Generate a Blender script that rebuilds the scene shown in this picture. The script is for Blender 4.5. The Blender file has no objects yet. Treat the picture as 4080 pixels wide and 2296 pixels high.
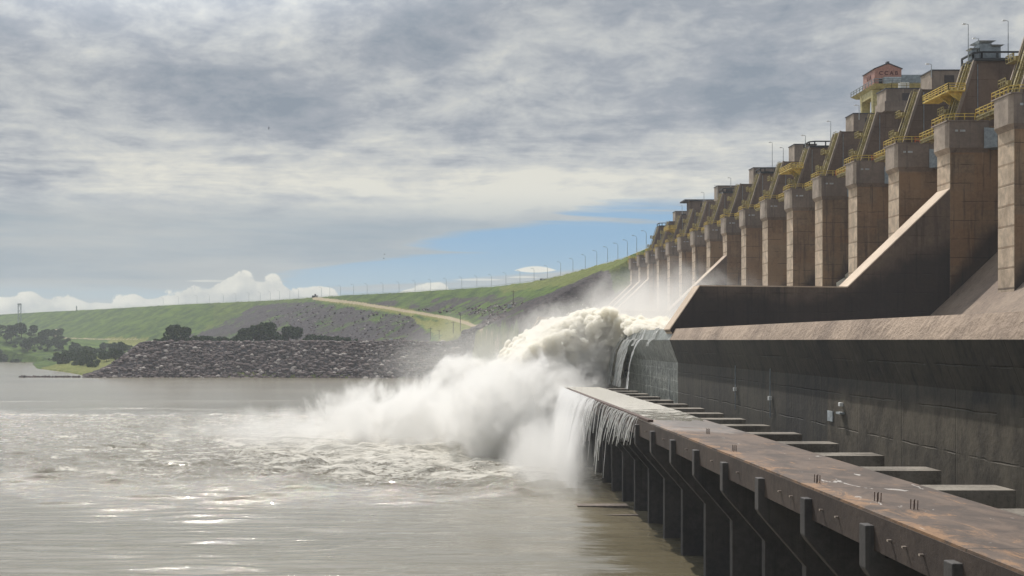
import bpy, math, random
import numpy as np
from mathutils import Vector
random.seed(7); rng = np.random.default_rng(7)
R = math.radians
C = bpy.context.scene.collection
scene = bpy.context.scene

# ------------------------------------------------------------------ camera, sun, sky, exposure
# world frame: camera at the origin, +Y along the dam axis, -X downstream, river surface at Z = WATER
WATER = -24.8
cam_d = bpy.data.cameras.new("camera"); cam = bpy.data.objects.new("camera", cam_d); C.objects.link(cam)
cam_d.sensor_width = 36; cam_d.lens = 5000/4080*36
cam_d.shift_x = 275/4080; cam_d.shift_y = 208/4080
cam_d.clip_start = 0.5; cam_d.clip_end = 20000
cam.location = (0, 0, 0); cam.rotation_euler = (R(90), 0, 0)
scene.camera = cam
scene.view_settings.view_transform = 'Standard'; scene.view_settings.look = 'None'
scene.view_settings.exposure = 0.0; scene.view_settings.gamma = 1
SUN_AZ, SUN_EL = -15.0, 48.0; GLOW = 4.0            # azimuth from +Y towards +X, elevation
sd = bpy.data.lights.new("sun", 'SUN'); so = bpy.data.objects.new("sun", sd); C.objects.link(so)
sd.energy = 3.7; sd.angle = R(0.6); sd.color = (1.0, 0.93, 0.84)
to_sun = Vector((math.sin(R(SUN_AZ))*math.cos(R(SUN_EL)), math.cos(R(SUN_AZ))*math.cos(R(SUN_EL)), math.sin(R(SUN_EL))))
so.rotation_euler = to_sun.to_track_quat('Z', 'Y').to_euler()
cy = scene.cycles
cy.volume_bounces = 12; cy.volume_step_rate = 0.35; cy.volume_max_steps = 256
cy.transparent_max_bounces = 16; cy.max_bounces = 16
cy.use_denoising = True

class NT:
    """small helper for node trees"""
    def __init__(s, tree): s.t = tree; s.n = tree.nodes; s.l = tree.links
    def new(s, typ, **kw):
        n = s.n.new(typ)
        for k, v in kw.items(): setattr(n, k, v)
        return n
    def put(s, sock, v):
        if isinstance(v, bpy.types.NodeSocket): s.l.new(v, sock)
        elif v is not None:
            if isinstance(v, (tuple, list)) and sock.type == 'RGBA' and len(v) == 3: v = (*v, 1)
            sock.default_value = v
    def m(s, op, a, b=None, c=None, clamp=False):
        n = s.new('ShaderNodeMath', operation=op); n.use_clamp = clamp
        s.put(n.inputs[0], a)
        if b is not None: s.put(n.inputs[1], b)
        if c is not None: s.put(n.inputs[2], c)
        return n.outputs[0]
    def mix(s, f, a, b, mode='MIX'):
        n = s.new('ShaderNodeMix', data_type='RGBA', blend_type=mode)
        s.put(n.inputs[0], f); s.put(n.inputs[6], a); s.put(n.inputs[7], b)
        return n.outputs[2]
    def ss(s, x, a, b, lo=0.0, hi=1.0):
        n = s.new('ShaderNodeMapRange', interpolation_type='SMOOTHSTEP')
        s.put(n.inputs[0], x); s.put(n.inputs[1], a); s.put(n.inputs[2], b); s.put(n.inputs[3], lo); s.put(n.inputs[4], hi)
        return n.outputs[0]
    def noise(s, vec, scale, detail=6, rough=0.55, dist=0.0, lac=2.0):
        n = s.new('ShaderNodeTexNoise')
        s.put(n.inputs['Vector'], vec); n.inputs['Scale'].default_value = scale
        n.inputs['Detail'].default_value = detail; n.inputs['Roughness'].default_value = rough
        n.inputs['Distortion'].default_value = dist; n.inputs['Lacunarity'].default_value = lac
        return n.outputs[0]
    def scale(s, vec, sc, loc=(0, 0, 0)):
        n = s.new('ShaderNodeMapping'); s.put(n.inputs['Vector'], vec)
        n.inputs['Scale'].default_value = sc; n.inputs['Location'].default_value = loc
        return n.outputs[0]
    def xyz(s, vec):
        n = s.new('ShaderNodeSeparateXYZ'); s.put(n.inputs[0], vec); return n.outputs
    def comb(s, x, y, z):
        n = s.new('ShaderNodeCombineXYZ'); s.put(n.inputs[0], x); s.put(n.inputs[1], y); s.put(n.inputs[2], z); return n.outputs[0]

def make_world():
    w = bpy.data.worlds.new("World"); scene.world = w; w.use_nodes = True
    w.node_tree.nodes.clear(); k = NT(w.node_tree)
    d = k.new('ShaderNodeTexCoord').outputs['Generated']
    x, y, z = k.xyz(d)
    hor = k.m('SQRT', k.m('ADD', k.m('MULTIPLY', x, x), k.m('MULTIPLY', y, y)))
    el = k.m('DIVIDE', z, k.m('MAXIMUM', hor, 0.001))
    az = k.m('ARCTAN2', x, y)
    sky = k.new('ShaderNodeTexSky', sky_type='NISHITA'); sky.sun_disc = False
    sky.sun_elevation = R(SUN_EL); sky.sun_rotation = R(SUN_AZ)
    bg1 = k.new('ShaderNodeBackground'); sky.dust_density = 0.3; sky.ozone_density = 2.0
    # low in the sky the clear air between the clouds stays blue
    skc = k.new('ShaderNodeVectorMath', operation='SCALE'); k.put(skc.inputs[0], sky.outputs[0]); skc.inputs['Scale'].default_value = 0.07
    k.put(bg1.inputs[0], k.mix(k.ss(el, 0.35, 0.12, 0.0, 0.85), skc.outputs[0], k.mix(k.ss(el, 0.02, 0.09), (0.38, 0.52, 0.62), (0.235, 0.43, 0.655)))); bg1.inputs[1].default_value = 1.0
    # cloud sheet: directions projected on a plane high above
    zz = k.m('ADD', k.m('MAXIMUM', z, 0.0), 0.05)
    p = k.comb(k.m('DIVIDE', x, zz), k.m('DIVIDE', y, zz), 0.0)
    le = k.m('MULTIPLY', k.m('LOGARITHM', k.m('ADD', k.m('MAXIMUM', el, 0.0), 0.05), math.e), 5.2)
    n1 = k.noise(k.comb(k.m('MULTIPLY', az, 7.5), le, 3.3), 1.0, 10, 0.62, 0.35)
    n2 = k.noise(k.comb(k.m('MULTIPLY', az, 26.0), k.m('MULTIPLY', le, 2.6), 7.9), 1.0, 8, 0.62, 0.3)
    n3 = k.noise(k.scale(p, (0.22, 0.20, 1), (1.3, 0.4, 0)), 1.0, 3, 0.5)
    base = k.m('ADD', k.m('ADD', k.m('MULTIPLY', n1, 0.62), k.m('MULTIPLY', n2, 0.36)), k.m('MULTIPLY', n3, 0.12))
    # brighter, thinner streaks low in the deck
    sk = k.noise(k.comb(k.m('MULTIPLY', az, 3.0), k.m('MULTIPLY', el, 30.0), 5.5), 1.0, 8, 0.60, 0.3)
    belt = k.m('MULTIPLY', k.ss(el, 0.085, 0.115), k.ss(el, 0.185, 0.145))
    base = k.m('ADD', base, k.m('MULTIPLY', belt, k.m('ADD', 0.06, k.m('MULTIPLY', k.m('SUBTRACT', sk, 0.42), 0.9))))
    rp = k.new('ShaderNodeValToRGB'); k.put(rp.inputs[0], base)
    cr = rp.color_ramp; cr.elements[0].position = 0.42; cr.elements[0].color = (0.265, 0.31, 0.365, 1)
    cr.elements[1].position = 0.78; cr.elements[1].color = (0.74, 0.73, 0.66, 1)
    e = cr.elements.new(0.53); e.color = (0.365, 0.395, 0.44, 1)
    e = cr.elements.new(0.63); e.color = (0.52, 0.54, 0.55, 1)
    deck = rp.outputs[0]
    low = k.ss(el, 0.12, 0.088)
    deck = k.mix(k.m('MULTIPLY', low, 0.85), deck, k.mix(k.ss(sk, 0.35, 0.65), (0.36, 0.42, 0.46), (0.50, 0.52, 0.51)))
    # the deck is thinner and brighter round the hidden sun
    dv = k.new('ShaderNodeVectorMath', operation='DOT_PRODUCT'); k.put(dv.inputs[0], d); dv.inputs[1].default_value = tuple(to_sun)
    glow = k.m('ADD', 1.0, k.m('MULTIPLY', k.ss(dv.outputs['Value'], 0.80, 0.97), GLOW))
    # cover: full above, torn by blue gaps near the horizon
    st = k.noise(k.comb(k.m('MULTIPLY', az, 3.2), k.m('MULTIPLY', el, 38.0), 1.7), 1.0, 6, 0.55, 0.5)
    cen = k.m('ADD', 0.059, k.m('MULTIPLY', az, 0.15))
    dist = k.m('ABSOLUTE', k.m('SUBTRACT', el, cen))
    wid = k.ss(az, -0.16, 0.16, 0.009, 0.023)
    gap = k.m('SUBTRACT', 1.0, k.m('DIVIDE', dist, wid))
    gap = k.m('ADD', gap, k.m('MULTIPLY', k.m('SUBTRACT', st, 0.53), 6.5))
    lowgap = k.ss(el, 0.050, 0.030)
    gap = k.m('MAXIMUM', gap, k.m('MULTIPLY', lowgap, k.m('ADD', 0.35, k.m('MULTIPLY', k.m('SUBTRACT', st, 0.5), 3.0))))
    gapm = k.m('MULTIPLY', k.ss(gap, -0.15, 0.6), k.ss(el, 0.130, 0.095))
    fw = k.ss(k.m('ABSOLUTE', az), 0.9, 0.5)
    gapm = k.m('MULTIPLY', gapm, k.m('MULTIPLY', fw, k.ss(az, -0.30, 0.06, 0.60, 0.92)))
    cover = k.m('SUBTRACT', 1.0, gapm)
    bg2 = k.new('ShaderNodeBackground'); k.put(bg2.inputs[0], deck); k.put(bg2.inputs[1], glow)
    mx = k.new('ShaderNodeMixShader'); k.put(mx.inputs[0], cover); k.l.new(bg1.outputs[0], mx.inputs[1]); k.l.new(bg2.outputs[0], mx.inputs[2])
    # heaped clouds along the horizon
    vo = k.new('ShaderNodeTexVoronoi', feature='SMOOTH_F1'); vo.inputs['Smoothness'].default_value = 0.35
    wob = k.noise(k.comb(k.m('MULTIPLY', az, 60.0), k.m('MULTIPLY', el, 60.0), 0.9), 1.0, 5, 0.6)
    k.put(vo.inputs['Vector'], k.comb(k.m('ADD', k.m('MULTIPLY', az, 52.0), k.m('MULTIPLY', wob, 0.9)), k.m('ADD', k.m('MULTIPLY', el, 75.0), k.m('MULTIPLY', wob, 0.9)), 0.3)); vo.inputs['Scale'].default_value = 1.0
    puffy = k.m('SUBTRACT', 0.75, vo.outputs['Distance'])
    bl = k.noise(k.comb(k.m('MULTIPLY', az, 9.0), 0.0, 4.1), 1.0, 3, 0.55)
    top = k.m('ADD', k.m('ADD', -0.010, k.m('MULTIPLY', bl, 0.085)), k.m('ADD', k.m('MULTIPLY', puffy, 0.010), k.m('MULTIPLY', k.m('SUBTRACT', wob, 0.5), 0.008)))
    hump = k.m('EXPONENT', k.m('MULTIPLY', -1.0, k.m('POWER', k.m('DIVIDE', k.m('ABSOLUTE', k.m('ADD', az, 0.05)), 0.085), 2.0)))
    top = k.m('ADD', top, k.m('MULTIPLY', hump, 0.010))
    top = k.m('MULTIPLY', top, k.ss(az, 0.034, 0.002))
    cum = k.ss(k.m('SUBTRACT', top, el), -0.0002, 0.0018)
    sh = k.m('ADD', k.m('MULTIPLY', puffy, 0.45), k.m('MULTIPLY', wob, 0.75))
    cc = k.mix(k.ss(k.m('ADD', sh, k.m('MULTIPLY', k.m('SUBTRACT', top, el), -12.0)), 0.05, 0.75), (0.47, 0.50, 0.50), (0.80, 0.79, 0.71))
    # one lens-shaped cloud and two thin ones beneath
    def lens(a0, e0, ra, re, edge=0.35):
        da = k.m('DIVIDE', k.m('SUBTRACT', az, a0), ra); de = k.m('DIVIDE', k.m('SUBTRACT', el, e0), re)
        de = k.m('MULTIPLY', de, k.ss(k.m('SUBTRACT', el, e0), -0.0005, 0.0005, 1.6, 0.85))
        r2 = k.m('ADD', k.m('MULTIPLY', da, da), k.m('ABSOLUTE', de))
        return k.ss(r2, 1.0 + edge/2, 1.0 - edge/2)
    ln = lens(0.0735, 0.0555, 0.0165, 0.0028)
    l2 = lens(0.0640, 0.0500, 0.0130, 0.0008, 0.8)
    l3 = lens(-0.182, 0.0462, 0.0200, 0.0010, 0.8)
    l4 = lens(0.028, 0.0480, 0.0200, 0.0010, 0.9)
    cum = k.m('MAXIMUM', cum, k.m('MAXIMUM', k.m('MULTIPLY', ln, 0.95), k.m('MULTIPLY', k.m('MAXIMUM', l4, k.m('MAXIMUM', l2, l3)), 0.6)))
    bg3 = k.new('ShaderNodeBackground'); k.put(bg3.inputs[0], cc); bg3.inputs[1].default_value = 1.0
    mx2 = k.new('ShaderNodeMixShader'); k.put(mx2.inputs[0], cum); k.l.new(mx.outputs[0], mx2.inputs[1]); k.l.new(bg3.outputs[0], mx2.inputs[2])
    out = k.new('ShaderNodeOutputWorld'); k.l.new(mx2.outputs[0], out.inputs[0])
make_world()

# ------------------------------------------------------------------ helpers
def px(x, y, Y):                        # a point on the photograph (4080 wide) at depth Y
    return ((x-1765)*Y/5000, Y, (1356-y)*Y/5000)
def lin(c): return tuple(((v/255+0.055)/1.055)**2.4 if v/255 > 0.04045 else v/255/12.92 for v in c)

def _hash(ix, iy, iz, seed):
    h = (ix*374761393 + iy*668265263 + iz*2147483647 + seed*1274126177) & 0xffffffff
    h = ((h ^ (h >> 13))*1274126177) & 0xffffffff
    h = (h ^ (h >> 16)) & 0xffffffff
    return h/4294967295.0
def vnoise(x, y, z=None, seed=0):       # smooth value noise in -1..1
    x = np.asarray(x, float); y = np.asarray(y, float); z = np.zeros_like(x) if z is None else np.asarray(z, float)
    ix, iy, iz = np.floor(x).astype(np.int64), np.floor(y).astype(np.int64), np.floor(z).astype(np.int64)
    fx, fy, fz = x-ix, y-iy, z-iz
    fx, fy, fz = [f*f*f*(f*(f*6-15)+10) for f in (fx, fy, fz)]
    r = 0
    for dx in (0, 1):
        for dy in (0, 1):
            for dz in (0, 1):
                r = r + _hash(ix+dx, iy+dy, iz+dz, seed)*(fx if dx else 1-fx)*(fy if dy else 1-fy)*(fz if dz else 1-fz)
    return r*2-1
def fbm(x, y, z=None, seed=0, oct=4, rough=0.5):
    s, a, f, t = 0, 1.0, 1.0, 0
    for o in range(oct):
        s = s + a*vnoise(x*f, y*f, None if z is None else z*f, seed+o*17); t += a; a *= rough; f *= 2.03
    return s/t

class MB:
    """collects faces and links them as one mesh object"""
    def __init__(s): s.v = []; s.f = []
    def add(s, vs, fs):
        b = len(s.v); s.v += [tuple(p) for p in vs]; s.f += [tuple(i+b for i in f) for f in fs]
    def box(s, x0, x1, y0, y1, z0, z1):
        s.add([(x0,y0,z0),(x1,y0,z0),(x1,y1,z0),(x0,y1,z0),(x0,y0,z1),(x1,y0,z1),(x1,y1,z1),(x0,y1,z1)],
              [(0,3,2,1),(4,5,6,7),(0,1,5,4),(1,2,6,5),(2,3,7,6),(3,0,4,7)])
    def prism(s, poly, y0, y1):         # polygon in XZ pushed along Y
        n = len(poly)
        a = sum(poly[i][0]*poly[(i+1) % n][1]-poly[(i+1) % n][0]*poly[i][1] for i in range(n))
        if a < 0: poly = poly[::-1]
        s.add([(x, y0, z) for x, z in poly]+[(x, y1, z) for x, z in poly],
              [tuple(range(n)), tuple(range(2*n-1, n-1, -1))]+[(i, i+n, (i+1) % n+n, (i+1) % n) for i in range(n)])
    def prism_z(s, poly, z0, z1):       # polygon in XY pushed up
        n = len(poly)
        a = sum(poly[i][0]*poly[(i+1) % n][1]-poly[(i+1) % n][0]*poly[i][1] for i in range(n))
        if a < 0: poly = poly[::-1]
        s.add([(x, y, z0) for x, y in poly]+[(x, y, z1) for x, y in poly],
              [tuple(range(n-1, -1, -1)), tuple(range(n, 2*n))]+[(i, (i+1) % n, (i+1) % n+n, i+n) for i in range(n)])
    def bar(s, p, q, w, h=None, r=None):
        h = h or w
        p, q = Vector(p), Vector(q); d = (q-p).normalized()
        up = Vector((0, 0, 1)) if abs(d.z) < 0.9 else Vector((1, 0, 0))
        a = d.cross(up).normalized()*w/2; b = a.normalized().cross(d)*h/2
        s.add([p-a-b, p+a-b, p+a+b, p-a+b, q-a-b, q+a-b, q+a+b, q-a+b],
              [(0,1,2,3),(7,6,5,4),(0,4,5,1),(1,5,6,2),(2,6,7,3),(3,7,4,0)])
    def tube(s, pts, rad, seg=8, cap=True):
        pts = [Vector(p) for p in pts]; rs = rad if isinstance(rad, (list, tuple)) else [rad]*len(pts)
        vs, fs = [], []
        for i, p in enumerate(pts):
            d = (pts[min(i+1, len(pts)-1)]-pts[max(i-1, 0)]).normalized()
            up = Vector((0, 1, 0)) if abs(d.y) < 0.9 else Vector((1, 0, 0))
            a = d.cross(up).normalized(); b = d.cross(a)
            vs += [p+(a*math.cos(t)+b*math.sin(t))*rs[i] for t in [2*math.pi*j/seg for j in range(seg)]]
        for i in range(len(pts)-1):
            for j in range(seg):
                fs.append((i*seg+j, i*seg+(j+1) % seg, (i+1)*seg+(j+1) % seg, (i+1)*seg+j))
        if cap: fs += [tuple(range(seg))[::-1], tuple(range((len(pts)-1)*seg, len(pts)*seg))]
        s.add(vs, fs)
    def rail(s, path, h=1.1, r=0.045, step=1.8, mids=(0.55,)):
        """handrail with posts along a path of points"""
        for p, q in zip(path[:-1], path[1:]):
            p, q = Vector(p), Vector(q); n = max(1, round((q-p).length/step))
            for f in (1.0,)+tuple(mids):
                s.bar(p+Vector((0,0,h*f)), q+Vector((0,0,h*f)), r*2)
            for i in range(n+1):
                a = p.lerp(q, i/n); s.bar(a, a+Vector((0,0,h)), r*2)
    def build(s, name, mat, parent=None, smooth=False, origin=None, bevel=0):
        v = s.v
        if origin: v = [(a-origin[0], b-origin[1], c-origin[2]) for a, b, c in v]
        me = bpy.data.meshes.new(name); me.from_pydata(v, [], s.f); me.update()
        if mat: me.materials.append(mat)
        if smooth: me.polygons.foreach_set('use_smooth', [True]*len(me.polygons))
        o = bpy.data.objects.new(name, me); C.objects.link(o)
        if parent: o.parent = parent
        elif origin: o.location = origin
        if bevel:
            b = o.modifiers.new('bevel', 'BEVEL'); b.width = bevel; b.segments = 2; b.limit_method = 'ANGLE'
        return o
def grid_mesh(name, X, Y, Z, mat, attrs=None, smooth=True):
    r, c = X.shape
    co = np.stack([X, Y, Z], -1).reshape(-1, 3).astype(np.float32)
    i = np.arange(r*c).reshape(r, c)
    q = np.stack([i[:-1, :-1], i[:-1, 1:], i[1:, 1:], i[1:, :-1]], -1).reshape(-1, 4)
    me = bpy.data.meshes.new(name)
    me.vertices.add(len(co)); me.vertices.foreach_set('co', co.ravel())
    me.loops.add(q.size); me.loops.foreach_set('vertex_index', q.ravel().astype(np.int32))
    me.polygons.add(len(q)); me.polygons.foreach_set('loop_start', np.arange(0, q.size, 4, dtype=np.int32))
    me.polygons.foreach_set('loop_total', np.full(len(q), 4, np.int32))
    if smooth: me.polygons.foreach_set('use_smooth', np.ones(len(q), bool))
    me.update(calc_edges=True); me.validate()
    for k, a in (attrs or {}).items():
        at = me.attributes.new(k, 'FLOAT', 'POINT'); at.data.foreach_set('value', np.asarray(a, np.float32).ravel())
    me.materials.append(mat)
    o = bpy.data.objects.new(name, me); C.objects.link(o); return o
def tag(o, label=None, cat=None, group=None, kind=None):
    if label: o['label'] = label
    if cat: o['category'] = cat
    if group: o['group'] = group
    if kind: o['kind'] = kind
    return o
def empty(name, loc, label, cat, group=None):
    o = bpy.data.objects.new(name, None); C.objects.link(o); o.location = loc; o.empty_display_size = 1
    return tag(o, label, cat, group)
def copy_tree(o, parent=None):
    c = o.copy(); C.objects.link(c); c.parent = parent
    for ch in list(o.children): copy_tree(ch, c)
    return c
def ORDN(i):
    return ORD[i] if i < 20 else ['twenty','thirty','forty'][(i+1)//10-2]+('-'+ORD[(i+1)%10-1] if (i+1) % 10 else 'eth') if (i+1) % 10 else ['twentieth','thirtieth','fortieth'][(i+1)//10-2]
ORD = ['first','second','third','fourth','fifth','sixth','seventh','eighth','ninth','tenth','eleventh','twelfth','thirteenth',
       'fourteenth','fifteenth','sixteenth','seventeenth','eighteenth','nineteenth','twentieth']

# ------------------------------------------------------------------ materials
def new_mat(name):
    m = bpy.data.materials.new(name); m.use_nodes = True; m.node_tree.nodes.clear()
    k = NT(m.node_tree); out = k.new('ShaderNodeOutputMaterial')
    b = k.new('ShaderNodeBsdfPrincipled'); k.l.new(b.outputs[0], out.inputs[0])
    return m, k, b, out
def bump(k, b, h, dist, strength=1.0):
    n = k.new('ShaderNodeBump'); k.put(n.inputs['Height'], h); n.inputs['Distance'].default_value = dist; n.inputs['Strength'].default_value = strength
    k.l.new(n.outputs[0], b.inputs['Normal'])
def plain(name, col, rough=0.6, metal=0.0, var=0.25, scale=1.5):
    m, k, b, _ = new_mat(name)
    p = k.new('ShaderNodeNewGeometry').outputs['Position']
    n = k.noise(p, scale, 5, 0.6)
    dark = tuple(c*(1-var) for c in col); lite = tuple(min(1, c*(1+var)) for c in col)
    k.put(b.inputs['Base Color'], k.mix(k.ss(n, 0.3, 0.7), dark, lite))
    b.inputs['Roughness'].default_value = rough; b.inputs['Metallic'].default_value = metal
    return m
def concrete(name, c1, c2, stain=(0.05, 0.04, 0.035), joints=3.0, vj=0.0, rough=0.9, streak=0.5, patch=None, pamt=0.0, bumpd=0.04, sc=1.0, wet=None, zone=None, faces=None, spec=0.3, jdark=0.45):
    m, k, b, _ = new_mat(name)
    g = k.new('ShaderNodeNewGeometry'); p = g.outputs['Position']
    x, y, z = k.xyz(p)
    big = k.noise(p, 0.09*sc, 7, 0.6, 0.4)
    fine = k.noise(p, 1.6*sc, 6, 0.65)
    col = k.mix(k.ss(k.m('ADD', k.m('MULTIPLY', big, 0.7), k.m('MULTIPLY', fine, 0.3)), 0.36, 0.64), c1, c2)
    if patch:                           # blocks of formwork with their own tone
        pl = k.comb(k.m('FLOOR', k.m('DIVIDE', x, 4.1)), k.m('FLOOR', k.m('DIVIDE', y, 3.3)), k.m('FLOOR', k.m('DIVIDE', z, joints or 3.0)))
        wn = k.new('ShaderNodeTexWhiteNoise'); k.put(wn.inputs['Vector'], pl)
        col = k.mix(k.m('MULTIPLY', wn.outputs['Value'], pamt), col, patch)
    st = k.noise(k.scale(p, (1.1*sc, 1.1*sc, 0.07*sc)), 1.0, 6, 0.65)
    col = k.mix(k.m('MULTIPLY', k.ss(st, 0.50, 0.72), streak), col, stain)
    st2 = k.noise(k.scale(p, (0.9*sc, 0.9*sc, 0.05*sc), (9, 4, 2)), 1.0, 5, 0.6)
    col = k.mix(k.m('MULTIPLY', k.ss(st2, 0.60, 0.74), streak*0.45), col, tuple(min(1, c*1.5+0.05) for c in c2))
    h = fine
    if joints:
        wob = k.m('MULTIPLY', k.noise(p, 0.35, 3), 0.35)
        fr = k.m('FRACT', k.m('DIVIDE', k.m('ADD', z, wob), joints))
        j = k.m('SUBTRACT', 1.0, k.ss(k.m('ABSOLUTE', k.m('SUBTRACT', fr, 0.5)), 0.006, 0.028))
        j = k.m('MULTIPLY', j, k.ss(k.noise(p, 0.22, 3), 0.42, 0.55))
        if vj:
            fy = k.m('FRACT', k.m('DIVIDE', y, vj))
            jv = k.m('SUBTRACT', 1.0, k.ss(k.m('ABSOLUTE', k.m('SUBTRACT', fy, 0.5)), 0.003, 0.010))
            j = k.m('MAXIMUM', j, k.m('MULTIPLY', jv, 0.7))
        col = k.mix(k.m('MULTIPLY', j, jdark), col, tuple(c*0.35 for c in c1))
        h = k.m('SUBTRACT', h, j)
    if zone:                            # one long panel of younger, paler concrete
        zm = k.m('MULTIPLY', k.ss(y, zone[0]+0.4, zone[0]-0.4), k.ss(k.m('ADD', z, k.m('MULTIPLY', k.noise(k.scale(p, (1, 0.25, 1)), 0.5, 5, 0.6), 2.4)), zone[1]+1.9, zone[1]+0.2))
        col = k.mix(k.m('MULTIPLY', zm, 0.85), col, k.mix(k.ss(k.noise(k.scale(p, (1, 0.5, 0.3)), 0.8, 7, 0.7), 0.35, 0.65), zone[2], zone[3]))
    if wet is not None:                 # near-black below an uneven line, climbing towards the reservoir
        tl = k.m('SUBTRACT', k.m('SUBTRACT', z, k.m('MULTIPLY', k.m('MAXIMUM', k.m('SUBTRACT', x, wet[1]), 0.0), wet[2])), k.m('MULTIPLY', k.noise(p, 0.12, 5, 0.6), 9.0))
        col = k.mix(k.m('MULTIPLY', k.ss(tl, wet[0]+2.0, wet[0]-3.5), 0.82), col, (0.022, 0.021, 0.024))
    if faces:                           # downstream-facing sides painted paler: sunlit brightness put into the colour
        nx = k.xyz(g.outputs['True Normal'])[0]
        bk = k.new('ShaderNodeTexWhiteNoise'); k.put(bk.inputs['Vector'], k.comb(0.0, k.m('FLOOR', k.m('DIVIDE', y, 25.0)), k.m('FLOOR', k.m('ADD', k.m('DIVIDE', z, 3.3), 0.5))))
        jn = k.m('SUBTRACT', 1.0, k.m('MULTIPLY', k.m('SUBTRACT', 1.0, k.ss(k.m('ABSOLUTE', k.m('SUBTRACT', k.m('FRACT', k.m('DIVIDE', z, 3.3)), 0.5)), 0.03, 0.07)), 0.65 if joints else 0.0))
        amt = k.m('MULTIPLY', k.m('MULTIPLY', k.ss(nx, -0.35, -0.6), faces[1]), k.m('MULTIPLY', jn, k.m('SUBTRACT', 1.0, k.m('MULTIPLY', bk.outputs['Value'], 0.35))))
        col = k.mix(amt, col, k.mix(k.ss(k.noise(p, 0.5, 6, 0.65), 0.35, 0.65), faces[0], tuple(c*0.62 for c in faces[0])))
    k.put(b.inputs['Base Color'], col); b.inputs['Roughness'].default_value = rough
    b.inputs['Specular IOR Level'].default_value = spec
    bump(k, b, h, bumpd)
    return m

M = {}
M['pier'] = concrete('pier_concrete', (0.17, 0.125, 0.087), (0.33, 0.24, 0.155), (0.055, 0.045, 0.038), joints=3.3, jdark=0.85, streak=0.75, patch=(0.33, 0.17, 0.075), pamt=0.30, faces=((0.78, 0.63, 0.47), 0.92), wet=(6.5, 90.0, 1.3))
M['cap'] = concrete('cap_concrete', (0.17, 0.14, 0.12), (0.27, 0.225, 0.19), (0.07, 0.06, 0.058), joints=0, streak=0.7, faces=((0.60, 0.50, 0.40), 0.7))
M['upper'] = concrete('upper_pier_concrete', (0.115, 0.087, 0.07), (0.20, 0.148, 0.115), (0.05, 0.04, 0.036), joints=3.0, streak=0.5)
M['divider'] = concrete('divider_concrete', (0.115, 0.088, 0.07), (0.20, 0.152, 0.115), (0.04, 0.034, 0.03), joints=3.4, streak=0.7, rough=0.75, faces=((0.70, 0.55, 0.41), 0.9), wet=(5.0, 71.8, 0.50))
M['lip'] = concrete('eroded_concrete', (0.24, 0.185, 0.145), (0.44, 0.34, 0.26), (0.12, 0.095, 0.08), joints=0, streak=0.25, bumpd=0.35, sc=0.8)
M['chute'] = concrete('chute_concrete', (0.20, 0.155, 0.125), (0.33, 0.26, 0.20), (0.08, 0.065, 0.055), joints=0, streak=0.4, bumpd=0.12)
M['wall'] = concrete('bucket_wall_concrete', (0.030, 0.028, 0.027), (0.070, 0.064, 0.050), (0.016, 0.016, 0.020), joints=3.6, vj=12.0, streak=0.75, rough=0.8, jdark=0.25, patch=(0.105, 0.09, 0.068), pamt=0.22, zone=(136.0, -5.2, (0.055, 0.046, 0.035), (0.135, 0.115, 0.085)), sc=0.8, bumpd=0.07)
M['cope'] = concrete('sunlit_coping', (0.48, 0.38, 0.29), (0.66, 0.54, 0.42), (0.25, 0.2, 0.16), joints=0, streak=0.2)
M['ledge_shade'] = concrete('ledge_shade_concrete', (0.035, 0.036, 0.024), (0.075, 0.072, 0.048), (0.02, 0.02, 0.016), joints=0, streak=0.5)  # ledge kept dark by its colour, in place of shade
M['fascia'] = concrete('edge_beam_concrete', (0.045, 0.033, 0.028), (0.088, 0.066, 0.053), (0.04, 0.03, 0.028), joints=0, streak=0.5, rough=0.85)
M['pillar'] = concrete('pillar_concrete', (0.045, 0.043, 0.045), (0.095, 0.088, 0.084), (0.022, 0.022, 0.024), joints=0, streak=0.5, rough=0.8)
M['rail_yellow'] = plain('yellow_paint', (0.62, 0.46, 0.10), 0.5, var=0.3)
M['rail_orange'] = plain('orange_paint', (0.72, 0.17, 0.05), 0.5, var=0.2)
M['olive'] = plain('olive_yellow_paint', (0.30, 0.245, 0.085), 0.55, var=0.35)
M['dark_metal'] = plain('dark_metal', (0.035, 0.04, 0.045), 0.55, 0.3)
M['grey_metal'] = plain('grey_metal', (0.24, 0.28, 0.31), 0.45, 0.3)
M['light_metal'] = plain('light_metal', (0.42, 0.46, 0.48), 0.45, 0.3)
M['white_paint'] = plain('white_paint', (0.75, 0.76, 0.74), 0.5, var=0.08)
M['crane_house'] = plain('faded_red_cladding', (0.42, 0.215, 0.17), 0.6, var=0.2, scale=3)
M['crane_leg'] = plain('faded_yellow_paint', (0.46, 0.40, 0.17), 0.55, var=0.25)
M['letter'] = plain('dark_red_letter', (0.10, 0.025, 0.02), 0.6, var=0.1)
M['black'] = plain('black_metal', (0.02, 0.02, 0.022), 0.6)
M['roof_dark'] = plain('dark_roof', (0.06, 0.065, 0.075), 0.7)
M['rust'] = plain('rusty_steel', (0.085, 0.048, 0.035), 0.8)
M['window'] = plain('dark_opening', (0.045, 0.035, 0.035), 0.5)
M['bark'] = plain('bark', (0.09, 0.07, 0.05), 0.9)

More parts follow.
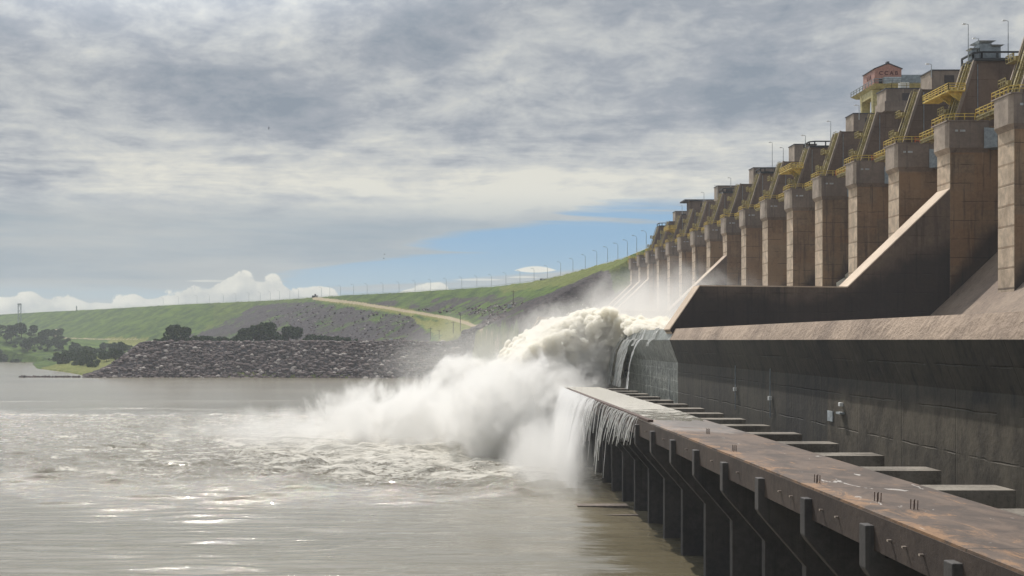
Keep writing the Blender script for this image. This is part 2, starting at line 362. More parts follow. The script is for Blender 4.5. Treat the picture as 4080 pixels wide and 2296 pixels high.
def deck_mat():
    m, k, b, _ = new_mat('rusty_deck_concrete')
    p = k.new('ShaderNodeNewGeometry').outputs['Position']; x, y, z = k.xyz(p)
    q = k.scale(p, (1.0, 0.45, 1.0))
    n = k.noise(q, 0.35, 8, 0.62, 0.6); f = k.noise(q, 2.2, 6, 0.65)
    col = k.mix(k.ss(n, 0.38, 0.62), (0.070, 0.050, 0.039), (0.140, 0.098, 0.072))
    edge = k.ss(x, 27.3, 24.6)
    og = k.ss(k.m('ADD', k.noise(q, 0.5, 7, 0.7, 1.0, 2.2), k.m('MULTIPLY', edge, 0.13)), 0.56, 0.70)
    col = k.mix(k.m('MULTIPLY', og, 0.6), col, (0.36, 0.20, 0.095))
    col = k.mix(k.m('MULTIPLY', k.ss(f, 0.5, 0.7), 0.35), col, (0.06, 0.04, 0.035))
    sp = k.noise(k.scale(p, (0.32, 0.16, 1), (4, 7, 0)), 1.0, 4, 0.7, 1.5)
    col = k.mix(k.m('MULTIPLY', k.ss(sp, 0.665, 0.70), 0.8), col, (0.55, 0.52, 0.48))
    gz = k.ss(k.m('ADD', k.noise(p, 0.25, 4), k.ss(x, 31, 38)), 0.85, 1.3)
    col = k.mix(k.m('MULTIPLY', gz, 0.5), col, (0.12, 0.12, 0.085))
    # expansion joints across the deck
    fy = k.m('FRACT', k.m('DIVIDE', k.m('ADD', y, 2.0), 24.4))
    j = k.m('SUBTRACT', 1.0, k.ss(k.m('ABSOLUTE', k.m('SUBTRACT', fy, 0.5)), 0.002, 0.006))
    col = k.mix(k.m('MULTIPLY', j, 0.7), col, (0.02, 0.015, 0.012))
    wet = k.ss(k.m('ADD', k.noise(p, 0.18, 4), k.ss(y, 118, 160)), 0.75, 1.1)
    k.put(b.inputs['Base Color'], k.mix(k.m('MULTIPLY', wet, 0.25), col, (0.30, 0.26, 0.22)))
    k.put(b.inputs['Roughness'], k.m('SUBTRACT', 0.85, k.m('MULTIPLY', wet, 0.45)))
    bump(k, b, k.m('ADD', n, k.m('MULTIPLY', f, 0.3)), 0.12)
    return m
M['deck'] = deck_mat()

def wet_wall_mat():
    m, k, b, _ = new_mat('wet_streaked_concrete')
    p = k.new('ShaderNodeNewGeometry').outputs['Position']; x, y, z = k.xyz(p)
    n = k.noise(p, 0.7, 8, 0.7, 0.8); st = k.noise(k.scale(p, (1, 0.8, 0.22)), 1.0, 6, 0.65)
    col = k.mix(k.ss(n, 0.35, 0.65), (0.075, 0.085, 0.075), (0.27, 0.285, 0.255))  # wet concrete, its bright mist reflection also put in as paler colour
    for per, ax in ((2.0, z), (5.0, y)):
        fr = k.m('FRACT', k.m('DIVIDE', k.m('ADD', ax, k.m('MULTIPLY', k.noise(p, 0.4, 3), 0.5)), per))
        j = k.m('SUBTRACT', 1.0, k.ss(k.m('ABSOLUTE', k.m('SUBTRACT', fr, 0.5)), 0.015, 0.05))
        j = k.m('MULTIPLY', j, k.ss(z, -4.3, -5.2))
        col = k.mix(k.m('MULTIPLY', k.m('MULTIPLY', j, k.ss(k.noise(p, 0.6, 5, 0.7), 0.40, 0.58)), 0.85), col, (0.55, 0.56, 0.52))
    col = k.mix(k.m('MULTIPLY', k.ss(st, 0.56, 0.66), 0.5), col, (0.55, 0.57, 0.54))
    k.put(b.inputs['Base Color'], col); b.inputs['Roughness'].default_value = 0.35
    bump(k, b, n, 0.25)
    return m
M['beam'] = concrete('cross_beam_concrete', (0.10, 0.086, 0.07), (0.27, 0.24, 0.20), (0.05, 0.048, 0.04), joints=0, streak=0.4, sc=2.5)
M['wet_wall'] = wet_wall_mat()

def white_water(name, alpha=None, col=(0.80, 0.78, 0.72), dark=(0.56, 0.51, 0.42), sc=0.35):
    m, k, b, out = new_mat(name)
    p = k.new('ShaderNodeNewGeometry').outputs['Position']
    n = k.noise(p, sc, 7, 0.65, 0.5)
    k.put(b.inputs['Base Color'], k.mix(k.ss(n, 0.36, 0.60), dark, col))
    b.inputs['Roughness'].default_value = 0.7; b.inputs['Specular IOR Level'].default_value = 0.2
    b.inputs['Subsurface Weight'].default_value = 0.0
    bump(k, b, k.noise(p, 1.3, 6, 0.7), 0.5)
    # light comes through falling water from behind
    tr = k.new('ShaderNodeBsdfTranslucent'); tr.inputs[0].default_value = (*col, 1)
    mx = k.new('ShaderNodeMixShader'); mx.inputs[0].default_value = 0.55
    k.l.new(b.outputs[0], mx.inputs[1]); k.l.new(tr.outputs[0], mx.inputs[2])
    last = mx.outputs[0]
    if alpha:
        tp = k.new('ShaderNodeBsdfTransparent'); m2 = k.new('ShaderNodeMixShader')
        k.put(m2.inputs[0], alpha(k, p)); k.l.new(tp.outputs[0], m2.inputs[1]); k.l.new(last, m2.inputs[2]); last = m2.outputs[0]
    k.l.new(last, out.inputs[0])
    return m
M['churn'] = white_water('churning_water', dark=(0.50, 0.44, 0.34), col=(0.84, 0.80, 0.70))
M['strand'] = white_water('falling_water_strand', col=(0.95, 0.95, 0.94), dark=(0.8, 0.8, 0.78), sc=2.0)
def curtain_alpha(k, p):
    x, y, z = k.xyz(p)
    s = k.noise(k.comb(k.m('MULTIPLY', x, 0.8), k.m('MULTIPLY', y, 2.2), k.m('MULTIPLY', z, 0.16)), 1.0, 7, 0.72, 0.8)
    s2 = k.noise(p, 0.5, 5, 0.7)
    far = k.m('ADD', k.ss(y, 180, 240, -0.24, 0.13), k.m('MULTIPLY', k.ss(y, 215, 175), k.ss(z, -12.0, -17.0, 0.0, -0.3)))
    edge = k.m('MULTIPLY', k.ss(z, -10.6, -14.0), 0.06)
    return k.ss(k.m('ADD', k.m('ADD', k.m('ADD', k.m('MULTIPLY', s, 0.75), k.m('MULTIPLY', s2, 0.25)), far), edge), 0.50, 0.66, 0.0, 0.92)
M['curtain'] = white_water('falling_curtain', alpha=curtain_alpha, col=(0.95, 0.95, 0.93), dark=(0.80, 0.80, 0.77), sc=1.2)
def film_alpha(k, p):
    s = k.noise(k.scale(p, (0.5, 1.1, 0.12)), 1.0, 6, 0.65, 0.4)
    return k.ss(s, 0.36, 0.52, 0.35, 1.0)
M['film'] = white_water('thin_falling_sheet', alpha=film_alpha, col=(0.80, 0.81, 0.79), dark=(0.5, 0.51, 0.49), sc=1.0)

def river_mat():
    m, k, b, _ = new_mat('river_water')
    p = k.new('ShaderNodeNewGeometry').outputs['Position']; x, y, z = k.xyz(p)
    at = k.new('ShaderNodeAttribute', attribute_name='foam').outputs['Fac']
    q = k.scale(p, (0.35, 1.0, 1.0))
    f1 = k.noise(q, 0.34, 9, 0.72, 0.8); f2 = k.noise(k.scale(p, (0.6, 1, 1)), 1.6, 6, 0.72, 0.5)
    big = k.noise(k.scale(p, (0.25, 0.6, 1)), 0.03, 4, 0.5)
    fm = k.m('ADD', k.m('ADD', k.m('MULTIPLY', f1, 0.6), k.m('MULTIPLY', f2, 0.4)), k.m('MULTIPLY', k.m('SUBTRACT', at, 0.5), 0.42))
    foam = k.ss(fm, 0.60, 0.69)
    mud = k.mix(k.ss(big, 0.35, 0.65), (0.145, 0.125, 0.08), (0.20, 0.175, 0.12))
    mud = k.mix(k.m('MULTIPLY', at, 0.55), mud, (0.26, 0.23, 0.165))
    k.put(b.inputs['Base Color'], k.mix(foam, mud, (0.55, 0.52, 0.45)))
    k.put(b.inputs['Roughness'], k.m('ADD', k.m('ADD', k.m('MULTIPLY', foam, 0.5), 0.06), k.ss(y, 330, 520, 0.0, 0.13)))
    b.inputs['IOR'].default_value = 1.33
    w1 = k.noise(k.scale(p, (0.22, 0.9, 1)), 0.55, 5, 0.6, 0.4)
    w2 = k.noise(k.scale(p, (0.5, 1.3, 1)), 1.7, 6, 0.7)
    h = k.m('ADD', w1, k.m('MULTIPLY', w2, k.m('ADD', 0.12, k.m('MULTIPLY', at, 0.6))))
    h = k.m('ADD', h, k.m('MULTIPLY', foam, 0.25))
    h = k.m('MULTIPLY', h, k.m('ADD', 0.8, k.m('MULTIPLY', at, 1.1)))
    bump(k, b, h, 0.34, 0.9)
    return m
M['river'] = river_mat()

def terrain_mat():
    m, k, b, _ = new_mat('embankment_ground')
    p = k.new('ShaderNodeNewGeometry').outputs['Position']; x, y, z = k.xyz(p)
    A = lambda n: k.new('ShaderNodeAttribute', attribute_name=n).outputs['Fac']
    n = k.noise(p, 0.05, 7, 0.62, 0.5); f = k.noise(p, 0.4, 6, 0.7)
    g = k.mix(k.ss(n, 0.35, 0.65), (0.028, 0.066, 0.012), (0.100, 0.165, 0.020))
    g = k.mix(k.m('MULTIPLY', k.ss(f, 0.45, 0.7), 0.45), g, (0.13, 0.16, 0.035))
    er = k.noise(k.scale(p, (0.05, 0.05, 0.35)), 1.0, 7, 0.7, 0.8)
    g = k.mix(k.m('MULTIPLY', k.ss(er, 0.52, 0.66), 0.6), g, (0.022, 0.042, 0.014))
    g = k.mix(k.m('MULTIPLY', k.ss(er, 0.42, 0.34), 0.5), g, (0.15, 0.17, 0.045))
    g = k.mix(A('yellow'), g, k.mix(k.ss(f, 0.35, 0.65), (0.14, 0.16, 0.03), (0.26, 0.25, 0.07)))
    rk = k.mix(k.ss(f, 0.35, 0.68), (0.028, 0.024, 0.028), (0.095, 0.078, 0.082))
    rk = k.mix(k.ss(k.noise(p, 0.9, 5, 0.7), 0.60, 0.72), rk, (0.27, 0.24, 0.23))
    rm = k.ss(k.m('ADD', A('rock'), k.m('MULTIPLY', k.m('SUBTRACT', k.noise(p, 0.03, 8, 0.72, 0.6), 0.5), 2.6)), 0.38, 0.60)
    col = k.mix(rm, g, rk)
    col = k.mix(k.ss(k.m('ADD', A('dirt'), k.m('MULTIPLY', k.m('SUBTRACT', f, 0.5), 0.5)), 0.4, 0.65), col, (0.42, 0.34, 0.22))
    k.put(b.inputs['Base Color'], col); b.inputs['Roughness'].default_value = 0.95; b.inputs['Specular IOR Level'].default_value = 0.1
    bump(k, b, k.m('ADD', n, f), 1.6)
    return m
M['terrain'] = terrain_mat()
def rock_mat(name, a, c, lite):
    m, k, b, _ = new_mat(name)
    g = k.new('ShaderNodeNewGeometry'); p = g.outputs['Position']
    rnd = g.outputs['Random Per Island']
    col = k.mix(rnd, a, c)
    col = k.mix(k.ss(rnd, 0.86, 0.95), col, lite)
    col = k.mix(k.m('MULTIPLY', k.ss(k.noise(p, 0.6, 5), 0.5, 0.7), 0.5), col, tuple(v*0.5 for v in a))
    k.put(b.inputs['Base Color'], col); b.inputs['Roughness'].default_value = 0.9
    return m
M['rocks'] = rock_mat('boulder_rock', (0.050, 0.035, 0.036), (0.125, 0.083, 0.075), (0.40, 0.35, 0.32))
def leaf_mat(name, a, c):
    m, k, b, _ = new_mat(name)
    g = k.new('ShaderNodeNewGeometry')
    k.put(b.inputs['Base Color'], k.mix(g.outputs['Random Per Island'], a, c))
    b.inputs['Roughness'].default_value = 0.7; b.inputs['Specular IOR Level'].default_value = 0.15
    return m
M['leaf_dark'] = leaf_mat('dark_leaves', (0.018, 0.040, 0.014), (0.070, 0.115, 0.034))
M['leaf_green'] = leaf_mat('green_leaves', (0.028, 0.055, 0.014), (0.075, 0.115, 0.028))

# ------------------------------------------------------------------ terrain: earth dam, river bank, stone mole
CREST = np.array([(118, 560), (115, 692), (114, 767), (101, 926), (84, 1059), (50, 1174), (4, 1250), (-47, 1330), (-99, 1389), (-148, 1470),
                  (-216, 1582), (-248, 1623), (-358, 1748), (-564, 2049), (-713, 2232), (-1100, 2800)], float)
SHORE = np.array([(44, 560), (43, 640), (42, 745), (12, 805), (-60, 822), (-150, 832), (-236, 832), (-262, 905), (-298, 984), (-355, 1097),
                  (-425, 1300), (-432, 1393), (-520, 1459), (-900, 1520), (-2500, 1650)], float)
def pl_dist(P, X, Y):
    best = np.full(X.shape, 1e9); sgn = np.zeros(X.shape)
    for (ax, ay), (bx, by) in zip(P[:-1], P[1:]):
        dx, dy = bx-ax, by-ay; L = dx*dx+dy*dy
        t = np.clip(((X-ax)*dx+(Y-ay)*dy)/L, 0, 1)
        qx, qy = ax+t*dx, ay+t*dy
        d = np.hypot(X-qx, Y-qy); s = dx*(Y-ay)-dy*(X-ax)
        m = d < best; best = np.where(m, d, best); sgn = np.where(m, s, sgn)
    return np.where(sgn > 0, best, -best)          # positive on the left-hand side of the walk
def sst(x, a, b): t = np.clip((x-a)/(b-a), 0, 1); return t*t*(3-2*t)
def ground(X, Y, detail=True):
    dc = pl_dist(CREST, X, Y)                      # >0 downstream of the crest
    ds = -pl_dist(SHORE, X, Y)                     # >0 on land
    emb = np.where(dc > 0, 50-0.50*np.maximum(dc-4, 0), 50-0.5*np.maximum(-dc-12, 0))
    mole = sst(X, -262, -205)
    low = WATER-1.2+np.minimum(ds*0.16, 10+(ds-62)*0.03)+2.0
    low = low+22*np.exp(-((X+560)/120)**2-((Y-1560)/160)**2)
    mo = WATER-1.0+ds*0.66
    mo = np.minimum(mo, -1.5-0.0*ds)
    plat = low*(1-mole)+mo*mole
    plat = np.where(ds < 0, WATER-1.0+ds*0.3, plat)
    y0 = 850-238*sst(X, 8, 44)+np.where(X < 8, (8-X)*0.35, 0)   # the dam face is cut back behind the mole and the end wall
    emb = np.minimum(emb, np.where(X > -140, 10.5*sst(X, 8, 44)-2*(1-sst(X, 8, 44))+np.maximum(Y-y0, -30)*0.9, 99))
    h = np.maximum(emb, plat)
    # soften the toe of the dam
    k = 6.0; dd = np.abs(emb-plat); h = h+np.where(dd < k, (k-dd)**2/(4*k), 0)
    if detail:
        h = h+fbm(X/14, Y/14, seed=3, oct=4)*1.0*(dc > 3)
    return h
def in_poly(px_, py_, poly):
    c = np.zeros(px_.shape, bool); n = len(poly)
    for i in range(n):
        x1, y1 = poly[i]; x2, y2 = poly[(i+1) % n]
        cond = ((y1 > py_) != (y2 > py_)) & (px_ < (x2-x1)*(py_-y1)/((y2-y1) or 1e-9)+x1)
        c ^= cond
    return c
def build_terrain():
    ratio = np.concatenate([np.linspace(-1.2, -0.42, 40), np.arange(-0.4188, 0.2, 0.0012), np.linspace(0.21, 0.5, 12)])
    Ys = 609*np.exp(np.arange(0, 1.6, 0.0042))
    Rr, YY = np.meshgrid(ratio, Ys); XX = Rr*YY
    Z = ground(XX, YY)
    # where each patch of soil, rock or track lies on the slope (traced once, then fixed to the ground)
    u = 1765+5000*XX/YY; v = 1356-5000*Z/YY
    jx = fbm(XX/20, YY/20, seed=11, oct=3)*22; jy = fbm(XX/20, YY/20, seed=12, oct=3)*12
    uu, vv = u+jx, v+jy
    dc = pl_dist(CREST, XX, YY); ds = -pl_dist(SHORE, XX, YY)
    rock = np.zeros(XX.shape)
    rock[in_poly(u+jx*0.15, v+jy*0.15, [(1050, 1200), (815, 1318), (700, 1345), (760, 1400), (1700, 1400), (1720, 1340), (1640, 1262), (1240, 1203)])] = 0.66
    rock[in_poly(uu, vv, [(1300, 1205), (1700, 1196), (2050, 1175), (2300, 1195), (2600, 1110), (2600, 1300), (2300, 1400), (2080, 1330), (1850, 1262), (1640, 1235)])] = 0.50
    rock[in_poly(uu, vv, [(1960, 1250), (2150, 1240), (2330, 1225), (2480, 1190), (2620, 1170), (2620, 1380), (2250, 1380), (2050, 1300), (1900, 1265)])] = 0.72
    yel = np.zeros(XX.shape)
    yel[in_poly(uu, vv, [(1640, 1262), (1850, 1300), (1980, 1330), (2140, 1350), (2130, 1420), (1700, 1420), (1760, 1350)])] = 1.0
    yel[in_poly(uu, vv, [(2000, 1145), (2500, 1020), (2520, 1050), (2300, 1130), (2000, 1165)])] = 0.5
    yel[in_poly(uu, vv, [(430, 1345), (600, 1345), (560, 1380), (440, 1400)])] = 0.9
    for (ax, ay), (bx, by) in (((1250, 1190), (1640, 1246)), ((1640, 1246), (1860, 1290)), ((1860, 1290), (1990, 1360)), ((1050, 1197), (815, 1316))):
        dx, dy = bx-ax, by-ay; t = np.clip(((u-ax)*dx+(v-ay)*dy)/(dx*dx+dy*dy), 0, 1)
        d = np.hypot(u-ax-t*dx, v-ay-t*dy); wv = 5+9*t*(ax > 1100); g = d < wv; rock[g] = 0.0; yel[g] = np.maximum(yel[g], 1.0 if ax > 1100 else 0.3)
    dirt = np.zeros(XX.shape)
    def track(pts, wd, amt):
        for (ax, ay), (bx, by) in zip(pts[:-1], pts[1:]):
            dx, dy = bx-ax, by-ay; t = np.clip(((u-ax)*dx+(v-ay)*dy)/(dx*dx+dy*dy), 0, 1)
            d = np.hypot(u-ax-t*dx, v-ay-t*dy); dirt[:] = np.maximum(dirt, amt*np.clip(1.6-d/wd, 0, 1))
    track([(1250, 1189), (1420, 1208), (1640, 1243), (1790, 1268)], 6, 0.85)
    track([(1790, 1268), (1860, 1288), (1930, 1315), (1975, 1345), (1990, 1375), (1960, 1400)], 6, 0.95)
    track([(190, 1335), (205, 1322), (235, 1312)], 3, 1.0); track([(190, 1335), (260, 1347), (400, 1352), (560, 1352)], 3, 0.7)
    rock = np.where((ds > 0) & (ds < 42) & (XX > -250) & (YY < 1000), 1.0, rock)
    nb = (ds > 0) & (ds < 75) & (YY < 850) & (XX > -20) & (XX < 52) & (Z < 18); rock = np.where(nb, 1.0, rock); yel = np.where(nb, 0, yel)
    rock = np.where((dc < 14) & (dc > -14), 0.1, rock)
    sandy = (ds > -5) & (ds < 75) & (XX < -245) & (XX > -345) & (YY < 1150)
    dirt = np.where(sandy, 0.42, dirt); yel = np.where(sandy, 0.7, yel)
    green_foot = (ds > 0) & (ds < 6) & (XX > -175) & (XX < -60)
    rock = np.where(green_foot, 0.1, rock); yel = np.where(green_foot, 0.8, yel)
    yel = np.where((u > 850) & (u < 1230) & (rock < 0.5) & (v < 1300), 0.15, yel)
    Z = Z+(rock > 0.5)*(fbm(XX/5, YY/5, seed=31, oct=3))*1.1+(rock <= 0.5)*(dc > 5)*fbm(XX/7, YY/7, seed=33, oct=3)*0.5
    o = grid_mesh('embankment_terrain', XX, YY, Z, M['terrain'], {'rock': rock, 'dirt': dirt, 'yellow': yel})
    tag(o, 'grassy earth dam and rocky river bank beyond the spillway', None, None, 'structure')
build_terrain()

CRESTS = [(float(rng.uniform(-105, 22)), float(rng.uniform(188, 300)), float(rng.uniform(1.5, 6)), float(rng.uniform(.45, .85))) for _ in range(90)]+[(-47, 197, 9.5, 0.6), (-47, 182, 4.5, 0.45), (-20, 203, 7, 0.8), (-70, 221, 8, 0.9), (-11, 212, 9, 0.8), (5, 218, 8, 0.8), (-84, 236, 10, 0.8), (-28, 229, 8, 0.7), (14, 230, 6, 0.8), (-2, 188, 5, 0.4), (-55, 243, 9, 0.8)]
def river():
    Xs = np.concatenate([-np.geomspace(2500, 420, 20), np.arange(-400, -170, 3.0), np.arange(-170, 44, 0.75), np.geomspace(48, 1400, 12)])
    Ys = np.concatenate([np.arange(-380, 40, 30), np.arange(40, 110, 0.6), np.arange(110, 300, 0.45), np.arange(300, 420, 0.8), np.arange(420, 900, 3.0), np.geomspace(905, 3000, 40)])
    X, Y = np.meshgrid(Xs, Ys)
    n = fbm(X/60, Y/60, seed=5, oct=3)
    d = Y+0.10*X+n*28
    turb = sst(d, 186, 232)*(1-sst(d, 385, 470))*(1-sst(-X, 90, 260)*0.35)
    core = np.exp(-((X-6)/45)**2-((Y-300)/75)**2)
    amp = 0.10+turb*0.85+core*1.4
    z = fbm(X/9, Y/4.5, seed=8, oct=4, rough=0.55)*amp
    z += (1-np.abs(fbm(X/16, Y/6, seed=9, oct=3)))*turb*0.9-turb*0.45
    z += fbm(X/3.5, Y/2.2, seed=24, oct=2)*0.22*turb
    z += (fbm(X/26, Y/3.2, seed=21, oct=2)*0.30+fbm(X/11, Y/1.5, seed=22, oct=3)*0.15)*(1-turb)*(Y < 420)
    # long standing crests in front of the boil
    for (cx, cyy, L, s) in CRESTS:
        z += s*0.8*np.exp(-((Y-cyy-0.05*(X-cx)-n*3)/0.7)**2)*np.exp(-((X-cx)/L)**2)
    foam = np.clip(turb*0.72+core*0.45, 0, 1.2)
    for (cx, cyy, L, s) in CRESTS:
        foam = np.maximum(foam, s*0.95*np.exp(-((Y-cyy-0.05*(X-cx)-n*3)/0.8)**2)*np.exp(-((X-cx)/L)**2))
    for yy in (455, 520):
        foam = np.maximum(foam, (0.45+0.5*fbm(X/14, Y/30, seed=35, oct=2))*np.exp(-((Y-yy-0.10*X-n*22)/5)**2)*(X < -20)*(X > -190))
    o = grid_mesh('river_water', X, Y, WATER+z, M['river'], {'foam': foam})
    tag(o, 'muddy turbulent river below the spillway', None, None, 'structure')
river()

def ico(sub=1):
    import bmesh
    bm = bmesh.new(); bmesh.ops.create_icosphere(bm, subdivisions=sub, radius=1.0)
    v = np.array([p.co[:] for p in bm.verts]); f = np.array([[q.index for q in p.verts] for p in bm.faces]); bm.free()
    return v, f
def lumps_mesh(name, cen, rad, mat, sub=1, jit=0.25, squash=None, smooth=False):
    v, f = ico(sub); n = len(cen)
    V = np.repeat(v[None], n, 0)*(1+rng.uniform(-jit, jit, (n, len(v), 1)))
    if squash is not None: V = V*squash[:, None, :]
    a = rng.uniform(0, 6.28, n); ca, sa = np.cos(a)[:, None], np.sin(a)[:, None]
    V = np.stack([V[..., 0]*ca-V[..., 1]*sa, V[..., 0]*sa+V[..., 1]*ca, V[..., 2]], -1)
    V = V*np.asarray(rad)[:, None, None]+np.asarray(cen)[:, None, :]
    F = f[None]+(np.arange(n)*len(v))[:, None, None]
    me = bpy.data.meshes.new(name); me.from_pydata(V.reshape(-1, 3).tolist(), [], F.reshape(-1, 3).tolist()); me.update()
    if smooth: me.polygons.foreach_set('use_smooth', [True]*len(me.polygons))
    me.materials.append(mat); o = bpy.data.objects.new(name, me); C.objects.link(o); return o
def boulders():
    n = 9000
    X = rng.uniform(-262, 38, n*2); t = rng.uniform(-2, 40, n*2)
    # walk inland from the shore line
    xs = SHORE[::-1, 0]; ysh = np.interp(X, SHORE[1:7][::-1, 0], SHORE[1:7][::-1, 1])
    Y = ysh+t
    keep = (X > -240+t*0.85)
    X, Y = X[keep][:n], Y[keep][:n]
    Z = ground(X, Y, False)
    r = rng.uniform(0.35, 1.2, len(X))*rng.choice([1, 1, 1, 1.5, 2.1], len(X))
    sq = np.stack([rng.uniform(0.8, 1.4, len(X)), rng.uniform(0.7, 1.2, len(X)), rng.uniform(0.5, 0.8, len(X))], -1)
    o = lumps_mesh('mole_boulders', np.stack([X, Y, Z+0.1*r], -1), r, M['rocks'], 1, 0.22, sq)
    tag(o, 'loose dark boulders heaped as riprap along the river mole', 'boulders', None, 'stuff')
    n = 5200                            # rubble strewn over the dam's rocky face
    u = rng.uniform(-700, 760, n); Y = rng.uniform(650, 1480, n); X = u*Y/5000
    dc = pl_dist(CREST, X, Y); dsn = -pl_dist(SHORE, X, Y); Z = ground(X, Y, False)
    pxx, pyy = 1765+u, 1356-5000*Z/Y
    k = ((dc > 8) & (dsn > 45)) & (in_poly(pxx, pyy, [(1050, 1205), (815, 1318), (760, 1390), (1600, 1390), (1660, 1262), (1240, 1208)]) |
         in_poly(pxx, pyy, [(2000, 1215), (2330, 1180), (2600, 1090), (2600, 1380), (2250, 1380), (2050, 1300), (1850, 1255), (1640, 1235)]))
    X, Y, Z = X[k], Y[k], Z[k]; r = rng.uniform(0.5, 1.5, len(X))
    o = lumps_mesh('slope_rubble', np.stack([X, Y, Z], -1), r, M['rocks'], 1, 0.25, None)
    tag(o, 'scattered rock rubble on the dark slope under the crest road', 'rubble', None, 'stuff')
    cen = []                            # low reef of stones off the bank
    for i in range(120):
        a = rng.uniform(0, 1); x0, y0, z0 = px(80+a*265, 1504, 838)
        cen.append((x0, y0+rng.uniform(-3, 3), WATER+0.1))
    r = rng.uniform(0.4, 1.3, 120); o = lumps_mesh('reef_stones', cen, r, M['rocks'], 1, 0.3, None)
    tag(o, 'low reef of dark stones breaking the calm water by the left bank', 'stones', None, 'stuff')
boulders()

# ------------------------------------------------------------------ spillway chute, flip bucket and outer wall
Y0, Y1 = 30.0, 608.0
def build_chute():
    root = empty('spillway_chute', (60, 222.7, -2), 'long concrete chute ending in an upturned lip above the river', 'spillway')
    og = (60, 222.7, -2)
    prof = [(118, 30), (112, 28.5), (106, 23.0), (98.7, 16.0), (89.2, 6.95), (80, -1.6), (74, -5.4), (66, -7.2), (56, -6.2), (48, -2.6), (41.2, 2.05)]
    m = MB(); n = len(prof)
    ys = list(np.arange(Y0, Y1, 12.0))+[Y1]
    vs = [(x, y, z) for y in ys for x, z in prof]
    fs = [(j*n+i, (j+1)*n+i, (j+1)*n+i+1, j*n+i+1) for j in range(len(ys)-1) for i in range(n-1)]
    m.add(vs, fs); m.build('chute_floor', M['chute'], root, True, og)
    # the lip: a band of eroded, sunlit concrete, finely gridded so that its surface is really uneven
    yy = np.arange(Y0, 222.7, 0.5); tt = np.linspace(0, 1, 9)
    T, YY = np.meshgrid(tt, yy)
    XX = 41.2-1.0*T+0.0*YY; ZZ = 2.05-2.0*T
    d = fbm(YY/2.2, ZZ/0.7, seed=41, oct=4)*0.16*np.sin(np.pi*np.clip(T, 0, 1))
    XX = XX-np.abs(d)
    for nm, ya, yb, mt in (('lip_face', Y0, 222.7, M['lip']),):
        o = grid_mesh(nm, XX, YY, ZZ, mt); o.data.transform(__import__('mathutils').Matrix.Translation((-og[0], -og[1], -og[2]))); o.parent = root
    m = MB(); m.prism([(41.2, 2.05), (40.2, 0.05), (41.3, 0.05), (42.2, 2.0)], 222.7, Y1); m.build('wet_lip', M['wet_wall'], root, False, og)
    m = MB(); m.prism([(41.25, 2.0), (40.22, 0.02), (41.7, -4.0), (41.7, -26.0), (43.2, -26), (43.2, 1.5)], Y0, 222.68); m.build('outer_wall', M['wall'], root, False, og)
    m = MB(); m.prism([(41.35, 0.02), (40.25, 0.02), (41.72, -4.0), (41.72, -26.0), (43.2, -26), (43.2, 1.0)], 222.72, Y1); m.build('wet_outer_wall', M['wet_wall'], root, False, og)
build_chute()
def conduits():
    for i, (yv, zt) in enumerate(((178, -7.2), (159, -7.6))):
        og = (41.5, yv, -9.8)
        r = empty('drain_pipe', og, ['thin drain pipe with a white box on the dark wall near the wet end', 'thin drain pipe with a white box on the dark wall above the first deck openings'][i], 'pipe', 'drain pipes on the dark wall')
        m = MB(); m.tube([(41.45, yv, -9.8), (41.45, yv, -3.6)], 0.06); m.build('pipe', M['grey_metal'], r, False, og)
        m = MB(); m.box(41.2, 41.6, yv-0.22, yv+0.22, zt, zt+0.5); m.build('junction_box', M['white_paint'], r, False, og)
    og = (41.5, 131, -8)
    r = empty('wall_lamp', og, 'small pale lamp on a bracket low on the dark wall', 'lamp')
    m = MB(); m.box(41.3, 41.69, 130.6, 131.2, -6.9, -6.5); m.build('lamp_head', M['white_paint'], r, False, og, 0.05)
    m = MB(); m.box(41.2, 41.69, 130.3, 131.6, -7.7, -7.5); m.build('bracket', M['light_metal'], r, False, og)
    m = MB(); m.box(41.58, 41.69, 134, 135.8, -8.7, -7.6); tag(m.build('wall_plate', M['light_metal'], None, False, (41.6, 135, -8)), 'pale square plate fixed beside the wall lamp', 'plate')
conduits()

# ------------------------------------------------------------------ divider (training) walls
def divider(yn, th, label, far=False):
    top = [(40.25, 1.9), (45.6, 9.7), (71.8, 9.45), (90.0, 26.9)]
    if far: top = [(40.25, 1.9), (46.0, 11.0), (72.0, 11.2), (90.0, 26.9)]
    poly = top[:-1]+[(89.98, 26.88), (89.98, 2), (80, -4), (66, -9), (48, -5), (41.3, 0.3)]
    og = (66, yn, -6)
    r = empty('divider_wall', og, label, 'wall', 'sloping divider walls across the chute')
    m = MB(); m.prism(poly, yn, yn+th); m.build('wall', M['divider'], r, False, og)
    m = MB()                            # coping along the top edge, sunlit brightness put into its paler colour
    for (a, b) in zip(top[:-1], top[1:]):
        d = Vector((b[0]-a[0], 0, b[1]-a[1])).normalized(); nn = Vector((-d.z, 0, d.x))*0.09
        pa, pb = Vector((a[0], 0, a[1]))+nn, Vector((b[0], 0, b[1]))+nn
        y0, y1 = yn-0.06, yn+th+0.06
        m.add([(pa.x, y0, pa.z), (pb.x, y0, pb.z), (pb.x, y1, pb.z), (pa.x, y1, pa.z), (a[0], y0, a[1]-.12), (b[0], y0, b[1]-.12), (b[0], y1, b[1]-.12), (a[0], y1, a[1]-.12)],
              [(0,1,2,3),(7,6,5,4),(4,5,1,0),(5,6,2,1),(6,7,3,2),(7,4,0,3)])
    m.build('coping', M['cope'], r, False, og)

